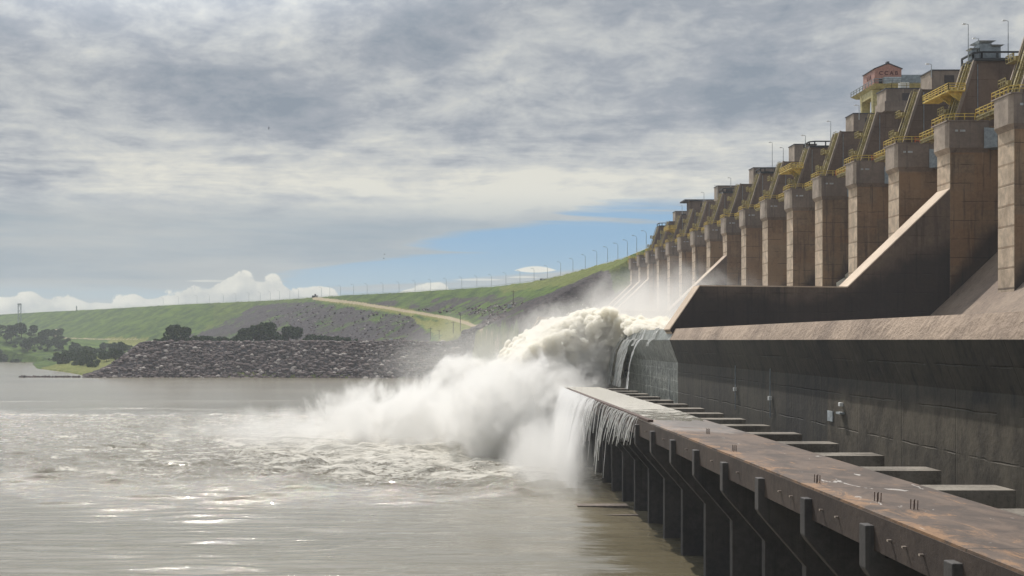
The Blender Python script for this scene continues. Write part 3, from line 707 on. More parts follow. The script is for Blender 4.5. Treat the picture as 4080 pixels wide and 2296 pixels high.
# ------------------------------------------------------------------ piers
T = 5.8
def make_pier():
    og = (90, 0, 7)
    r = empty('spillway_pier', og, 'x', 'pier')
    def b(m, name, mat, bev=0, parent=None, smooth=False):
        return m.build(name, mat, parent or r, smooth, og, bev) if parent is None else m.build(name, mat, parent, smooth, og, bev)
    m = MB(); m.prism([(90, -2), (90, 34), (97, 38), (112, 38), (112, 4), (98, 4), (90, -3)], 0, T); b(m, 'shaft', M['pier'])
    m = MB(); m.prism([(91.0, 38.0), (94.7, 49.6), (113, 49.6), (113, 37.6), (97, 37.6), (96, 33), (92, 33)], 0.35, T-0.35); b(m, 'upper_pier', M['upper'])
    # octagonal cap
    x0, x1, y0, y1, c = 89.2, 96.6, -0.65, T+0.5, 1.0
    oct_ = [(x0+c*0.4, y0), (x1, y0), (x1, y1), (x0+c*0.4, y1), (x0, y1-c), (x0, y0+c)]
    m = MB(); m.prism_z(oct_, 34.1, 38.7)
    n = len(oct_); inn = [(x*0.0+ (90.0 if x < 92 else x), min(max(y, 0.0), T)) for x, y in oct_]
    m.add([(x, y, 33.3) for x, y in inn]+[(x, y, 34.1) for x, y in oct_], [(i, i+n, (i+1) % n+n, (i+1) % n) for i in range(n)])
    cap = b(m, 'cap', M['cap'])
    m = MB(); m.prism_z([(x0-.12, y0-.1), (x1, y0-.1), (x1, y1+.1), (x0-.12, y1+.1)], 38.72, 38.95); b(m, 'slab', M['cap'], 0, cap)
    # railing round the cap, with one orange stretch
    m = MB(); zc = 38.95
    m.rail([(95.9, y0, zc), (90.5, y0, zc), (x0, y0+1.0, zc), (x0, y1, zc), (93.5, y1, zc)], 1.15, 0.06, 1.7); b(m, 'railing', M['rail_yellow'])
    # gangway running on from the cap
    m = MB(); m.box(90.0, 92.6, y1+.12, y1+8.0, 37.55, 37.8); m.box(90.2, 90.4, y1+.12, y1+8.0, 37.1, 37.55); m.box(92.2, 92.4, y1+.12, y1+8.0, 37.1, 37.55)
    for t in (0.2, 2.8, 5.4, 7.8): m.bar((90.0, y1+t, 37.3), (92.6, y1+t, 37.3), 0.15)
    gw = b(m, 'gangway', M['olive'])
    m = MB(); m.rail([(92.6, y1+.3, 37.8), (92.6, y1+8, 37.8), (90.0, y1+8, 37.8), (90.0, y1+.3, 37.8)], 1.15, 0.06, 1.5); b(m, 'gangway_rail', M['rail_yellow'], 0, gw)
    # stair climbing the sloping front
    dirv = Vector((3.7, 0, 11.6)).normalized(); P = lambda t, off=0.35, y=0.0: (91.0+3.7*t-off*dirv.z, y, 38.0+11.6*t+off*dirv.x)
    m = MB()
    for y in (0.75, 2.15): m.bar(P(0.06, .35, y), P(0.98, .35, y), 0.16, 0.34)
    k = 34
    for i in range(k):
        t = 0.07+0.9*i/k; m.bar(P(t, .35, 0.75), P(t, .35, 2.15), 0.28, 0.05)
    for y in (0.75, 2.15):
        m.bar(P(0.08, 1.35, y), P(0.97, 1.35, y), 0.09)
        for i in range(9): m.bar(P(0.08+i*.111, .35, y), P(0.08+i*.111, 1.35, y), 0.07)
    b(m, 'stair', M['olive'])
    m = MB(); m.bar(P(0.04, 0.25, 0.28), P(1.0, 0.25, 0.28), 0.42, 0.5); m.bar(P(0.04, 0.25, T-0.5), P(1.0, 0.25, T-0.5), 0.42, 0.5); b(m, 'edge_kerb', M['cap'])
    m = MB(); m.bar(P(0.02, 0.45, 3.0), P(0.99, 0.45, 3.0), 0.45, 0.4)
    for t in (.2, .4, .6, .8): m.bar(P(t, .4, 2.6), P(t, .4, 3.4), 0.15, 0.6)
    b(m, 'duct', M['olive'])
    for t in (0.26, 0.60):              # small caged landings beside the stair
        q = P(t, 0, 0); m = MB()
        m.box(q[0]-1.7, q[0]-0.1, 3.6, T+0.5, q[2]-0.12, q[2]); 
        m.rail([(q[0]-0.2, T+.5, q[2]), (q[0]-1.7, T+.5, q[2]), (q[0]-1.7, 3.6, q[2])], 1.1, 0.06, 0.9)
        m.box(q[0]-0.9, q[0]-0.2, 4.6, T-.3, q[2], q[2]+0.9)
        b(m, 'landing', M['olive'])
    # trunnion of the radial gate on the near flank
    m = MB(); m.box(97.2, 99.4, -2.6, -0.0, 33.8, 37.4)
    m.tube([(98.4, -2.6, 35.6), (98.4, -3.3, 35.6)], [1.0, 0.8], 12)
    m.add([(95.6, -1.0, 33.9), (97.2, -2.6, 33.9), (97.2, 0, 33.9), (95.6, -1.0, 37.6), (97.2, -2.6, 37.2), (97.2, 0, 37.2)],
          [(0,1,4,3),(1,2,5,4),(2,0,3,5),(3,4,5),(0,2,1)])
    m.bar((98.6, -1.6, 35.6), (108, -2.4, 40.5), 0.9); m.bar((98.6, -1.6, 35.6), (108, -2.4, 31.5), 0.9)
    b(m, 'trunnion', M['grey_metal'])
    m = MB(); m.box(90.6, 91.1, -0.74, -0.66, 36.9, 37.25); m.box(91.5, 92.4, -0.74, -0.66, 36.9, 37.25); b(m, 'number_plate', M['light_metal'])
    m = MB(); m.tube([(95.0, 0.25, 49), (95.0, 0.22, 39)], 0.07); b(m, 'downpipe', M['grey_metal'])
    return r
proto = make_pier()
NP = 17
PY = [197.7+25*i for i in range(NP)]
RAILDECK = {1, 5, 7, 9, 14}; BLOCK = {0, 2, 3, 4, 6, 8, 10, 11, 13}
piers = []
for i, y in enumerate(PY):
    r = proto if i == 0 else copy_tree(proto)
    r.location = (90, y, 7); piers.append(r)
    name = ORD[i]
    if i == 0: lab = 'nearest brown concrete pier, cut by the right edge of the picture'
    elif i == 1: lab = 'pier carrying the long sloping dark divider wall, second from the right edge'
    elif i == 8: lab = 'pier with the middle sloping divider wall at its foot, ninth from the right edge'
    elif i == 16: lab = 'farthest and smallest pier, against the grassy dam slope'
    else: lab = f'brown concrete pier with yellow railed cap, {name} from the right edge of the picture'
    r['label'] = lab; r['group'] = 'spillway piers in a row'
    if i >= 15:                         # the last two stand below the crest road and have no upper works
        for ch in list(r.children):
            if ch.name.split('.')[0] in ('upper_pier', 'stair', 'duct', 'landing', 'edge_kerb', 'downpipe'):
                bpy.data.objects.remove(ch)
def pier_child(i, m, name, mat, parent=None):
    p = piers[i]; o = m.build(name, mat, None, False, None); 
    if parent: o.parent = parent
    else: o.parent = p
    o.data.transform(__import__('mathutils').Matrix.Translation((-90, -PY[i], -7)))
    return o
for i, y in enumerate(PY):
    if i in (2, 3, 4):                  # orange stretch of cap railing
        m = MB(); zc = 38.95
        m.rail([(95.9, y-0.47, zc), (93.0, y-0.47, zc)], 1.18, 0.075, 0.9, (0.3, 0.6)); pier_child(i, m, 'orange_railing', M['rail_orange'])
    if i in (1, 5, 12):                 # wide railed landing high on the front
        m = MB(); z = 44.4
        m.box(89.6, 92.6, y-0.2, y+T+6, z-0.25, z); m.prism([(89.8, z-.25), (92.6, z-.25), (92.2, z-2.0)], y+0.6, y+1.0); m.prism([(89.8, z-.25), (92.6, z-.25), (92.2, z-2.0)], y+4.6, y+5.0)
        m.rail([(92.6, y-0.2, z), (89.6, y-0.2, z), (89.6, y+T+6, z), (92.6, y+T+6, z)], 1.2, 0.06, 1.5, (0.35, 0.65)); pier_child(i, m, 'upper_landing', M['rail_yellow'])
    if i in RAILDECK:
        m = MB(); z = 49.6
        m.box(94.3, 106, y-.1, y+T+.1, z, z+0.5)
        pts = [(104, y, z+.5), (95.6, y, z+.5), (94.5, y+1.0, z+.5), (94.5, y+T, z+.5)]
        for p, q in zip(pts[:-1], pts[1:]):
            p, q = Vector(p), Vector(q); n = max(1, int((q-p).length/2.6))
            m.bar(p+Vector((0,0,1.05)), q+Vector((0,0,1.05)), 0.35, 0.28)
            for j in range(n+1): a = p.lerp(q, j/n); m.bar(a, a+Vector((0,0,1.0)), 0.28)
        pier_child(i, m, 'deck_parapet', M['dark_metal'])

# hoist rooms on top of the piers
def hoist_room(i, x0, x1, ztop, label, canopy=False):
    y = PY[i]; og = (x0, y, 49.6)
    r = empty('hoist_room', og, label, 'building', 'grey hoist rooms on the piers')
    m = MB(); m.box(x0, x1, y+0.02, y+T-0.02, 49.6, ztop); m.build('wall', M['cap'] if not canopy else M['upper'], r, False, og)
    m = MB()
    if canopy: m.box(x0-2.2, x1+1.0, y-1.2, y+T+3.0, ztop, ztop+0.55)
    else: m.box(x0-.15, x1+.15, y-.13, y+T+.13, ztop, ztop+0.22)
    m.build('roof', M['roof_dark'], r, False, og)
    m = MB(); xa = x0+(x1-x0)*0.42; m.box(xa, xa+1.9, y-0.06, y+0.01, ztop-2.5, ztop-0.9)
    w = m.build('window', M['window'], r, False, og)
    m = MB(); m.box(xa-.1, xa+2.0, y-0.09, y+0.0, ztop-2.62, ztop-2.5); m.build('sill', M['cap'], w, False, og)
    return r
hoist_room(0, 98.5, 104, 53.0, 'hoist room on the nearest pier, behind the yellow stair at the right edge')
hoist_room(2, 96.5, 102.4, 53.2, 'grey hoist room just right of the gantry crane')
rr = hoist_room(3, 96.3, 104.6, 54.6, 'taller two-stage concrete hoist room in front of the gantry crane')
m = MB(); m.box(95.9, 104.0, PY[3]-0.25, PY[3]+T, 49.8, 51.9); m.build('plinth', M['cap'], rr, False, tuple(rr.location))
m = MB(); m.rail([(104, PY[3], 54.8), (97.5, PY[3], 54.8), (96.4, PY[3]+1.5, 54.8)], 1.1, 0.05, 1.6); m.build('roof_rail', M['olive'], rr, False, tuple(rr.location))
hoist_room(4, 97.4, 104, 53.7, 'grey hoist room in front of the crane legs, with a dark window')
hoist_room(6, 97.4, 103.5, 54.2, 'hoist room sixth step down the crest line, left of the railed deck with a lamp')
hoist_room(8, 98.4, 106, 54.6, 'hoist room halfway down the crest line with a tall pole at its right')
hoist_room(10, 98.0, 106, 55.0, 'hoist room between the tall mast and the canopied roof')
hoist_room(11, 99.0, 105, 52.8, 'low hoist room tucked behind the canopied roof')
hoist_room(12, 97.8, 108, 55.2, 'hoist room under a wide overhanging dark canopy', True)
hoist_room(13, 96.8, 103, 53.6, 'last small hoist room before the grassy slope')
m = MB(); y = PY[3]; m.box(99.6, 101.6, y+0.6, y+2.0, 54.83, 56.2)
o = m.build('water_tank', M['white_paint'], None, False, (100.6, y+1.3, 54.83), 0.12); tag(o, 'white box tank on the roof of the taller hoist room', 'tank')
m = MB(); y = PY[7]; m.box(100, 102, y+1, y+3, 50.1, 52.3); m.box(99.7, 102.3, y+.7, y+3.3, 52.3, 52.5)
tag(m.build('equipment_cabinet', M['light_metal'], None, False, (101, y+2, 50.1), 0.05), 'pale equipment cabinet on the far railed deck beside a mast', 'cabinet')
def vent_hut():
    y = PY[1]+1.4; og = (96.5, y, 50.1)
    r = empty('ventilation_hut', og, 'grey sheet metal hut with flared roofs on the railed deck, top right', 'hut')
    m = MB(); m.box(95.9, 98.0, y, y+2.6, 50.1, 53.0); m.box(98.0, 99.7, y+.2, y+2.4, 50.1, 52.4); m.box(94.6, 95.5, y+.4, y+1.8, 50.1, 51.9); m.build('wall', M['grey_metal'], r, False, og)
    def flare(x0, x1, y0, y1, z, o):
        m.add([(x0, y0, z-.3), (x1, y0, z-.3), (x1, y1, z-.3), (x0, y1, z-.3), (x0-o, y0-o, z), (x1+o, y0-o, z), (x1+o, y1+o, z), (x0-o, y1+o, z)],
              [(0,3,2,1),(4,5,6,7),(0,1,5,4),(1,2,6,5),(2,3,7,6),(3,0,4,7)])
    m = MB(); flare(95.9, 98.0, y, y+2.6, 53.4, .6); flare(98.02, 99.7, y+.2, y+2.4, 52.75, .5); flare(94.6, 95.5, y+.4, y+1.8, 52.2, .4); m.build('roof', M['light_metal'], r, False, og)
vent_hut()
# deck that bridges the piers at the crest
m = MB(); m.box(106.5, 112.5, 190, 640, 48.3, 49.55); r = empty('crest_bridge', (109, 400, 49), 'concrete road deck running over the pier tops', 'bridge')
m.build('deck', M['upper'], r, False, (109, 400, 49))
m = MB(); m.rail([(112, 190, 49.55), (112, 640, 49.55)], 1.1, 0.06, 3.0); m.build('railing', M['grey_metal'], r, False, (109, 400, 49))

divider(PY[1], T, 'dark divider wall in front of the nearest piers with a bright slanting left edge')
divider(PY[8], T, 'middle divider wall whose slanting edge meets the mist')
divider(PY[14], T, 'right one of the three small slanting walls at the far end')
divider(PY[15], T, 'middle one of the three small slanting walls at the far end')
divider(PY[16], T, 'leftmost of the three small slanting walls at the far end')
def abutment():
    og = (80, 608, 0)
    r = empty('abutment_wall', og, 'far end wall of the spillway where the grassy dam begins', 'wall')
    m = MB(); m.prism([(40.2, -26), (40.2, 2.2), (46.5, 11.4), (72, 11.6), (122, 11.8), (122, -26)], 608, 615); m.build('wall', M['pier'], r, False, og)
abutment()

# ------------------------------------------------------------------ gantry crane on the crest
def crane():
    og = (110, 312, 49.6)
    r = empty('gantry_crane', og, 'yellow legged gantry crane with a faded red machine house on the dam crest', 'crane')
    for (x, y) in ((106.7, 309), (106.7, 317.0), (117.6, 309), (117.6, 317.0)):
        m = MB(); w0, w1 = 0.7, 1.15
        pts = lambda w, z: [(x-w/1.0, y-.5, z), (x+w/1.0, y-.5, z), (x+w/1.0, y+.7, z), (x-w/1.0, y+.7, z)]
        m.add(pts(w0, 49.6)+pts(w1, 61.6), [(0,3,2,1),(4,5,6,7),(0,1,5,4),(1,2,6,5),(2,3,7,6),(3,0,4,7)])
        m.build('leg', M['crane_leg'], r, False, og)
    m = MB(); m.box(105.7, 118.8, 308.6, 309.6, 60.2, 61.65); m.box(105.7, 118.8, 316.6, 317.6, 60.2, 61.65); m.box(105.7, 106.8, 309.6, 316.6, 59.9, 61.65); m.box(117.6, 118.7, 309.6, 316.6, 59.9, 61.65); m.build('portal_beam', M['crane_leg'], r, False, og)
    m = MB(); m.add([(106.0, 307, 61.7), (120, 307, 61.7), (120, 322, 61.7), (106.0, 322, 61.7), (105.2, 306, 62.6), (120.6, 306, 62.6), (120.6, 324, 62.6), (105.2, 324, 62.6)],
                    [(0,3,2,1),(4,5,6,7),(0,1,5,4),(1,2,6,5),(2,3,7,6),(3,0,4,7)]); m.build('platform', M['crane_leg'], r, False, og)
    m = MB(); m.rail([(120.5, 306.1, 62.6), (105.3, 306.1, 62.6), (105.3, 323.9, 62.6)], 1.2, 0.07, 2.2); m.build('railing', M['grey_metal'], r, False, og)
    x0, x1, y0, y1 = 106.0, 112.6, 308.2, 316.6
    m = MB(); m.prism([(x0, 62.62), (x1, 62.62), (x1, 66.6), ((x0+x1)/2, 67.9), (x0, 66.6)], y0, y1); hs = m.build('machine_house', M['crane_house'], r, False, og)
    m = MB(); xm = (x0+x1)/2
    m.prism([(x0-.25, 66.55), (xm, 67.95), (x1+.25, 66.55), (x1+.25, 66.75), (xm, 68.15), (x0-.25, 66.75)], y0-.2, y1+.2); m.build('roof', M['roof_dark'], hs, False, og)
    m = MB(); m.box(xm-.3, xm+.3, y0-.1, y0+1, 68.1, 68.45); m.build('ridge_vent', M['roof_dark'], hs, False, og)
    for j in range(2):
        m = MB(); xx = x0+1.0+j*1.5; m.box(xx, xx+.9, y0-.05, y0-.01, 62.7, 64.2); m.build('door', M['black'], hs, False, og)
    def text(s, loc, rot, size):
        cu = bpy.data.curves.new('lettering_curve', 'FONT'); cu.body = s; cu.size = size; cu.extrude = 0.03; cu.align_x = 'CENTER'; cu.offset = 0.03
        cu.materials.append(M['letter']); t0 = bpy.data.objects.new('lettering_curve', cu); C.objects.link(t0)
        me = bpy.data.meshes.new_from_object(t0.evaluated_get(bpy.context.evaluated_depsgraph_get())); bpy.data.objects.remove(t0)
        o = bpy.data.objects.new('lettering', me); C.objects.link(o); o.parent = hs; o.location = (loc[0]-og[0], loc[1]-og[1], loc[2]-og[2]); o.rotation_euler = rot
    text('C C A B', (xm+0.1, y0-.06, 65.15), (R(90), 0, 0), 1.35)
    text('L I A', (x0-.06, (y0+y1)/2-.3, 64.6), (R(90), 0, R(-90)), 1.5)
    m = MB(); m.box(112.5, 118.8, 308.2, 316, 62.62, 65.2); m.build('control_cabin', M['grey_metal'], r, False, og)
    m = MB(); m.box(108, 112.3, 307.4, 308.3, 62.62, 64.5); m.build('switch_cabinet', M['light_metal'], r, False, og)
crane()

# ------------------------------------------------------------------ masts and lamp posts
def mast(px_x, y_base, y_top, label, tall=False, head=True):
    v = 1356-y_base; zb = 50.3
    Y = zb*5000/v; X = (px_x-1765)*Y/5000; H = (y_base-y_top)*Y/5000
    og = (X, Y, zb-0.4)
    r = empty('lamp_mast' if head else 'mast', og, label, 'lamp' if head else 'mast', 'masts on the dam crest')
    m = MB(); m.tube([(X, Y, zb-.4), (X, Y, zb+H*.5), (X, Y, zb+H)], [0.11, .085, .06], 8); m.build('pole', M['light_metal'], r, False, og)
    if head:
        m = MB(); m.tube([(X, Y, zb+H), (X-.5, Y, zb+H+.1)], 0.05); m.build('arm', M['light_metal'], r, False, og)
        m = MB(); m.add([(X-1.1, Y-.18, zb+H), (X-.45, Y-.18, zb+H), (X-.45, Y+.18, zb+H), (X-1.1, Y+.18, zb+H), (X-1.0, Y-.12, zb+H+.2), (X-.5, Y-.12, zb+H+.2), (X-.5, Y+.12, zb+H+.2), (X-1.0, Y+.12, zb+H+.2)],
                        [(0,3,2,1),(4,5,6,7),(0,1,5,4),(1,2,6,5),(2,3,7,6),(3,0,4,7)]); m.build('lamp_head', M['white_paint'], r, False, og)
for a in ((3858, 236, 98, 'tall grey lamp mast at the left corner of the topmost railed deck'),
          (3899, 236, 155, 'shorter lamp mast left of the grey ventilation hut'),
          (4017, 234, 84, 'tallest mast at the right, beside the topmost yellow stair'),
          (3711, 300, 257, 'short lamp on the hoist room right of the crane'),
          (3423, 470, 421, 'short lamp on the hoist room at the crane legs'),
          (3310, 554, 485, 'slim lamp mast on the railed deck left of the crane'),
          (3209, 580, 541, 'small lamp on the hoist room left of the far railed deck'),
          (3077, 660, 569, 'tall slim mast halfway down the crest line'),
          (3121, 645, 590, 'slim lamp beside the pale equipment cabinet'),
          (2912, 740, 710, 'short mast on the hoist room right of the tall thin mast'),
          (2857, 790, 740, 'thin mast right of the canopied roof'),
          (2805, 800, 768, 'short mast on the canopied roof'),
          (2718, 850, 819, 'thin mast on the last hoist room')):
    mast(*a)
def crest_point(pxx):                   # where the crest road crosses a bearing
    best = None
    for (ax, ay), (bx, by) in zip(CREST[1:-1], CREST[2:]):
        ra, rb = ax/ay, bx/by; q = (pxx-1765)/5000
        if min(ra, rb) <= q <= max(ra, rb) and abs(ra-rb) > 1e-9:
            # solve (a+t(b-a)) on the bearing
            t = (q*ay-ax)/((bx-ax)-q*(by-ay)); best = (ax+t*(bx-ax), ay+t*(by-ay)); break
    return best
LX = [2575, 2537, 2500, 2462, 2421, 2378, 2332, 2283, 2234, 2181, 2128, 2072, 2016, 1958, 1900, 1840, 1778, 1716, 1654, 1590, 1526, 1463, 1409, 1357, 1314, 1281,
      1190, 1155, 1114, 1077, 1037, 992, 940, 890, 835, 785, 712, 650]
def crest_lamp(H):
    r = empty('street_lamp', (0, 0, 0), 'x', 'lamp')
    m = MB(); pts = [(0, 0, 0), (0, 0, H*.86)]+[(-1.9*math.sin(t)**1.0*1.0*(1-math.cos(t))*.0-2.0*(1-math.cos(t)), 0, H*.86+H*.13*math.sin(t)) for t in np.linspace(.2, 1.45, 6)]
    m.tube(pts, [.17, .12]+[.08]*6, 6); m.build('pole', M['grey_metal'], r)
    e = pts[-1]; m = MB(); m.box(e[0]-1.2, e[0]+.1, -.25, .25, e[2]-.1, e[2]+.16); m.build('lamp_head', M['light_metal'], r)
    return r
lp = None; cnt = 0
for i, x in enumerate(LX):
    p = crest_point(x)
    if not p: continue
    if lp is None: lp = crest_lamp(12.0); r = lp
    else: r = copy_tree(lp)
    r.location = (p[0], p[1], 49.9)
    r['group'] = 'street lamps along the crest road'
    n = ORD[i] if i < 20 else None
    if x > 2330: side = 'beside the last piers'
    elif x > 1900: side = 'before blue sky, left of the piers'
    elif x > 1300: side = 'before the heaped clouds'
    else: side = 'left of the pump house'
    grp = [q for q in LX if (q > 2330) == (x > 2330) and (q > 1900) == (x > 1900) and (q > 1300) == (x > 1300)]
    r['label'] = f'curved road lamp, {ORD[grp.index(x)]} from the right, {side}'
def guardrail():
    pts = [(p[0]-1.5, p[1], 50.0) for p in (crest_point(x) for x in range(2590, 300, -30)) if p]
    m = MB()
    for p, q in zip(pts[:-1], pts[1:]):
        m.bar((p[0], p[1], 51.0), (q[0], q[1], 51.0), 0.35, 0.35); m.bar((p[0], p[1], 50.0), (p[0], p[1], 51.0), 0.25)
    og = pts[0]
    tag(m.build('guardrail', M['white_paint'], None, False, og), 'thin white guardrail along the crest road of the grassy dam', 'guardrail')
guardrail()
def hut(pxx, w, h, lab, z=49.6):
    p = crest_point(pxx); og = (p[0], p[1], z)
    r = empty('roadside_hut', og, lab, 'hut', 'dark huts on the crest road')
    m = MB(); m.box(p[0]-w/2, p[0]+w/2, p[1]-2, p[1]+2, z-1.5, z+h); m.build('wall', M['roof_dark'], r, False, og)
    m = MB(); m.box(p[0]-w/2-.4, p[0]+w/2+.4, p[1]-2.4, p[1]+2.4, z+h, z+h+.4); m.build('roof', M['light_metal'], r, False, og)
hut(2165, 5.4, 1.9, 'dark low hut with pale roof on the crest road, farther from the piers')
hut(2330, 4.6, 1.3, 'dark low hut with pale roof on the crest road, closer to the piers')
p = crest_point(1256); og = (p[0], p[1], 49)
r = empty('pump_house', og, 'small dark pump house with a chimney where the track meets the crest', 'hut')
m = MB(); m.box(p[0]-3.5, p[0]+3.2, p[1]-3, p[1]+2, 48, 52.4); m.build('wall', M['black'], r, False, og)
m = MB(); m.box(p[0]-.8, p[0]+1.0, p[1]-1, p[1]+1, 52.4, 54.2); m.build('chimney', M['black'], r, False, og)

# ------------------------------------------------------------------ low apron platform on buttresses
def platform():
    XE, XI, XH, XW = 24.6, 32.3, 37.5, 41.66; ZT = -9.8; YA, YB = 34.0, 259.0
    og = (30, 150, ZT)
    r = empty('apron_platform', og, 'long rusty concrete platform on slanted buttresses along the foot of the spillway wall', 'platform')
    m = MB(); m.box(XE, XI, YA, YB, ZT-1.0, ZT); m.build('deck', M['deck'], r, False, og)
    m = MB(); m.box(XE-.06, XE+0.5, YA, YB, ZT-2.15, ZT-.16); m.build('edge_beam', M['fascia'], r, False, og)
    pil = [47.6, 59.8, 72.0, 84.0, 96.3, 108.5, 120.7, 132.9, 145.6, 157.4, 169.4, 181.6, 193.8, 206, 218.2, 230.4, 242.6, 254.8]
    for y in pil:
        m = MB(); m.box(XI+.001, XH-.001, y-1.9, y+1.2, ZT-1.9, ZT-0.02); m.build('cross_beam', M['beam'], r, False, og)
    m = MB(); m.box(XH+.6, XW, YA, YB, ZT-6.3, ZT-5.2); m.build('wall_ledge', M['ledge_shade'], r, False, og)
    for y in pil:
        m = MB(); y0, y1 = y-0.55, y+0.55
        m.prism([(24.05, ZT-.75), (25.2, ZT-.75), (25.2, ZT-2.6), (41.6, ZT-2.6), (41.6, WATER-4), (27.7, WATER-4), (27.7, -17.3), (24.3, -13.4), (24.05, -13.0)], y0, y1)
        m.build('buttress', M['pillar'], r, False, og, 0.06)
    m = MB(); m.box(36.0, 36.8, YA, YB, WATER-4, ZT-2.6); m.build('back_wall', M['pillar'], r, False, og)
    # anchor stubs on the edge beam and starter bars on the deck
    for y in (64, 66.4, 68.6, 77.8, 81, 88, 91, 104, 114, 126, 139, 151, 163):
        m = MB(); m.box(XE-.28, XE-.06, y, y+.22, ZT-1.22, ZT-1.12); m.build('anchor_stub', M['cap'], r, False, og)
    for x, y in ((25.6, 86.0), (26.3, 76.0), (27.2, 72.5), (25.6, 110.5), (27.6, 131.0)):
        m = MB()
        for j in range(4): m.tube([(x+.22*(j % 2), y+.5*(j//2), ZT), (x+.22*(j % 2)+.02, y+.5*(j//2), ZT+.55)], .03, 5)
        m.build('starter_bars', M['rust'], r, False, og)
    # rough broken curb along the wet far edge
    m = MB(); m.box(XE-.1, XE+.55, 150, 240, ZT, ZT+.28); m.build('edge_curb', M['rust'], r, False, og)
    m = MB(); m.box(20, 27.6, 186.5, 189, WATER-2, WATER+.2); m.box(21.5, 27.6, 177, 178.5, WATER-2, WATER+.15)
    tag(m.build('footing_ledge', M['cap'], None, False, (24, 183, WATER)), 'low flat footing awash at the bottom of the falling curtain', 'ledge')
    # film of water sliding over the far part of the deck
    Ys = np.arange(146, YB, 0.7); Xs = np.arange(XE+.6, XI-.05, 0.35)
    X, Y = np.meshgrid(Xs, Ys); d = Y-156+fbm(X/2, Y/9, seed=61, oct=3)*10
    Z = ZT+0.02+np.clip(d*0.02, -0.06, 0.16)+fbm(X/1.2, Y/1.6, seed=62, oct=3)*0.06*(d > 0)
    o = grid_mesh('deck_water', X, Y, Z, M['river'], {'foam': np.clip(0.75+0.0*X+d/90, 0, 1.4)}); tag(o, 'foamy water film sliding over the far end of the platform', 'water', None, 'stuff')
    m = MB(); v = []
    return pil
PIL = platform()

# ------------------------------------------------------------------ falling water and jets
ZT = -9.8
def fall_path(x, y, z, vx, n, zend=WATER, drift=0.0):
    pts = []; t = 0; tend = math.sqrt(2*(z-zend)/9.81)
    for i in range(n+1):
        t = tend*(i/n)**0.8; pts.append((x-vx*t, y+drift*t, z-0.5*9.81*t*t))
    return pts
def curtains():
    # ragged sheet pouring off the platform edge
    for kx, (vx, seed) in enumerate(((1.0, 71),)):
        Ys = np.arange(166+kx*10, 262, 0.5); tt = np.linspace(0, 1, 40)
        Tm, Y = np.meshgrid(tt, Ys); t = Tm**0.8*math.sqrt(2*15/9.81)
        vv = vx+fbm(Y/3, Y*0, seed=seed, oct=3)*0.8
        X = 24.45-vv*t+fbm(Y/1.5, Tm*3, seed=seed+5, oct=3)*0.35*Tm; Z = ZT+0.15-0.5*9.81*t*t
        o = grid_mesh('waterfall_sheet', X, Y, Z, M['curtain']); tag(o, ['ragged sheet of water falling off the platform edge, innermost layer', 'ragged sheet of water falling off the platform edge, middle layer', 'ragged sheet of water falling off the platform edge, outer layer'][kx], 'waterfall', None, 'stuff')
    m = MB()
    for i in range(100):
        y = 158+100*rng.random()**1.3 if i > 14 else 157+i*1.5
        n = 14; rr = rng.uniform(.02, .055)*(1.3 if y > 185 else 0.9); vx = rng.uniform(.8, 2.2)
        pts = fall_path(24.5, y, ZT+.1, vx, n, WATER if y > 205 else (ZT-rng.uniform(2.2, 4.5) if y < 180 else ZT-rng.uniform(4, 11)))
        m.tube(pts, [rr*(0.7+.6*random.random()) for _ in pts], 5)
    tag(m.build('water_strands', M['strand'], None, True), 'thin separate strands of water falling past the dark buttresses', 'waterfall', None, 'stuff')
    # tongues of water running over the lip and down the wet wall
    k = 0
    for (ya, yb, full, lab) in ((237.5, 241.5, False, 'short white tongue of water over the lip nearest the divider wall'), (251.5, 253.8, True, 'narrow white fall down the wet wall'),
                           (255, 259.5, False, 'short white tongue of water in the middle of the wet lip'), (260.5, 275, True, 'broad white fall down the wet wall'),
                           (275.5, 290, True, 'pale fall half hidden by the churning jet')):
        Ys = np.arange(ya, yb, 0.2); tt = np.linspace(0, 1, 44); Tm, Y = np.meshgrid(tt, Ys)
        c = (ya+yb)/2; sp = (Y-c)
        s = Tm*(1 if full else 0.26)
        onlip = np.clip(s/0.14, 0, 1); fall = np.clip((s-0.14)/0.86, 0, 1)
        X = 41.15-1.0*onlip-0.25-fall**0.5*3.2; Z = 2.35-2.1*onlip-10.0*fall
        X += fbm(Y/1.1, Tm*5, seed=80+k, oct=3)*0.25; Yn = c+sp*(1-0.25*np.sin(Tm*3))+fbm(Tm*4, Y/3, seed=90+k, oct=2)*0.4-Tm*1.0
        o = grid_mesh('lip_fall', X, Yn, Z, M['film'] if (yb-ya) > 3 else M['strand']); tag(o, lab, 'waterfall', None, 'stuff'); k += 1
curtains()

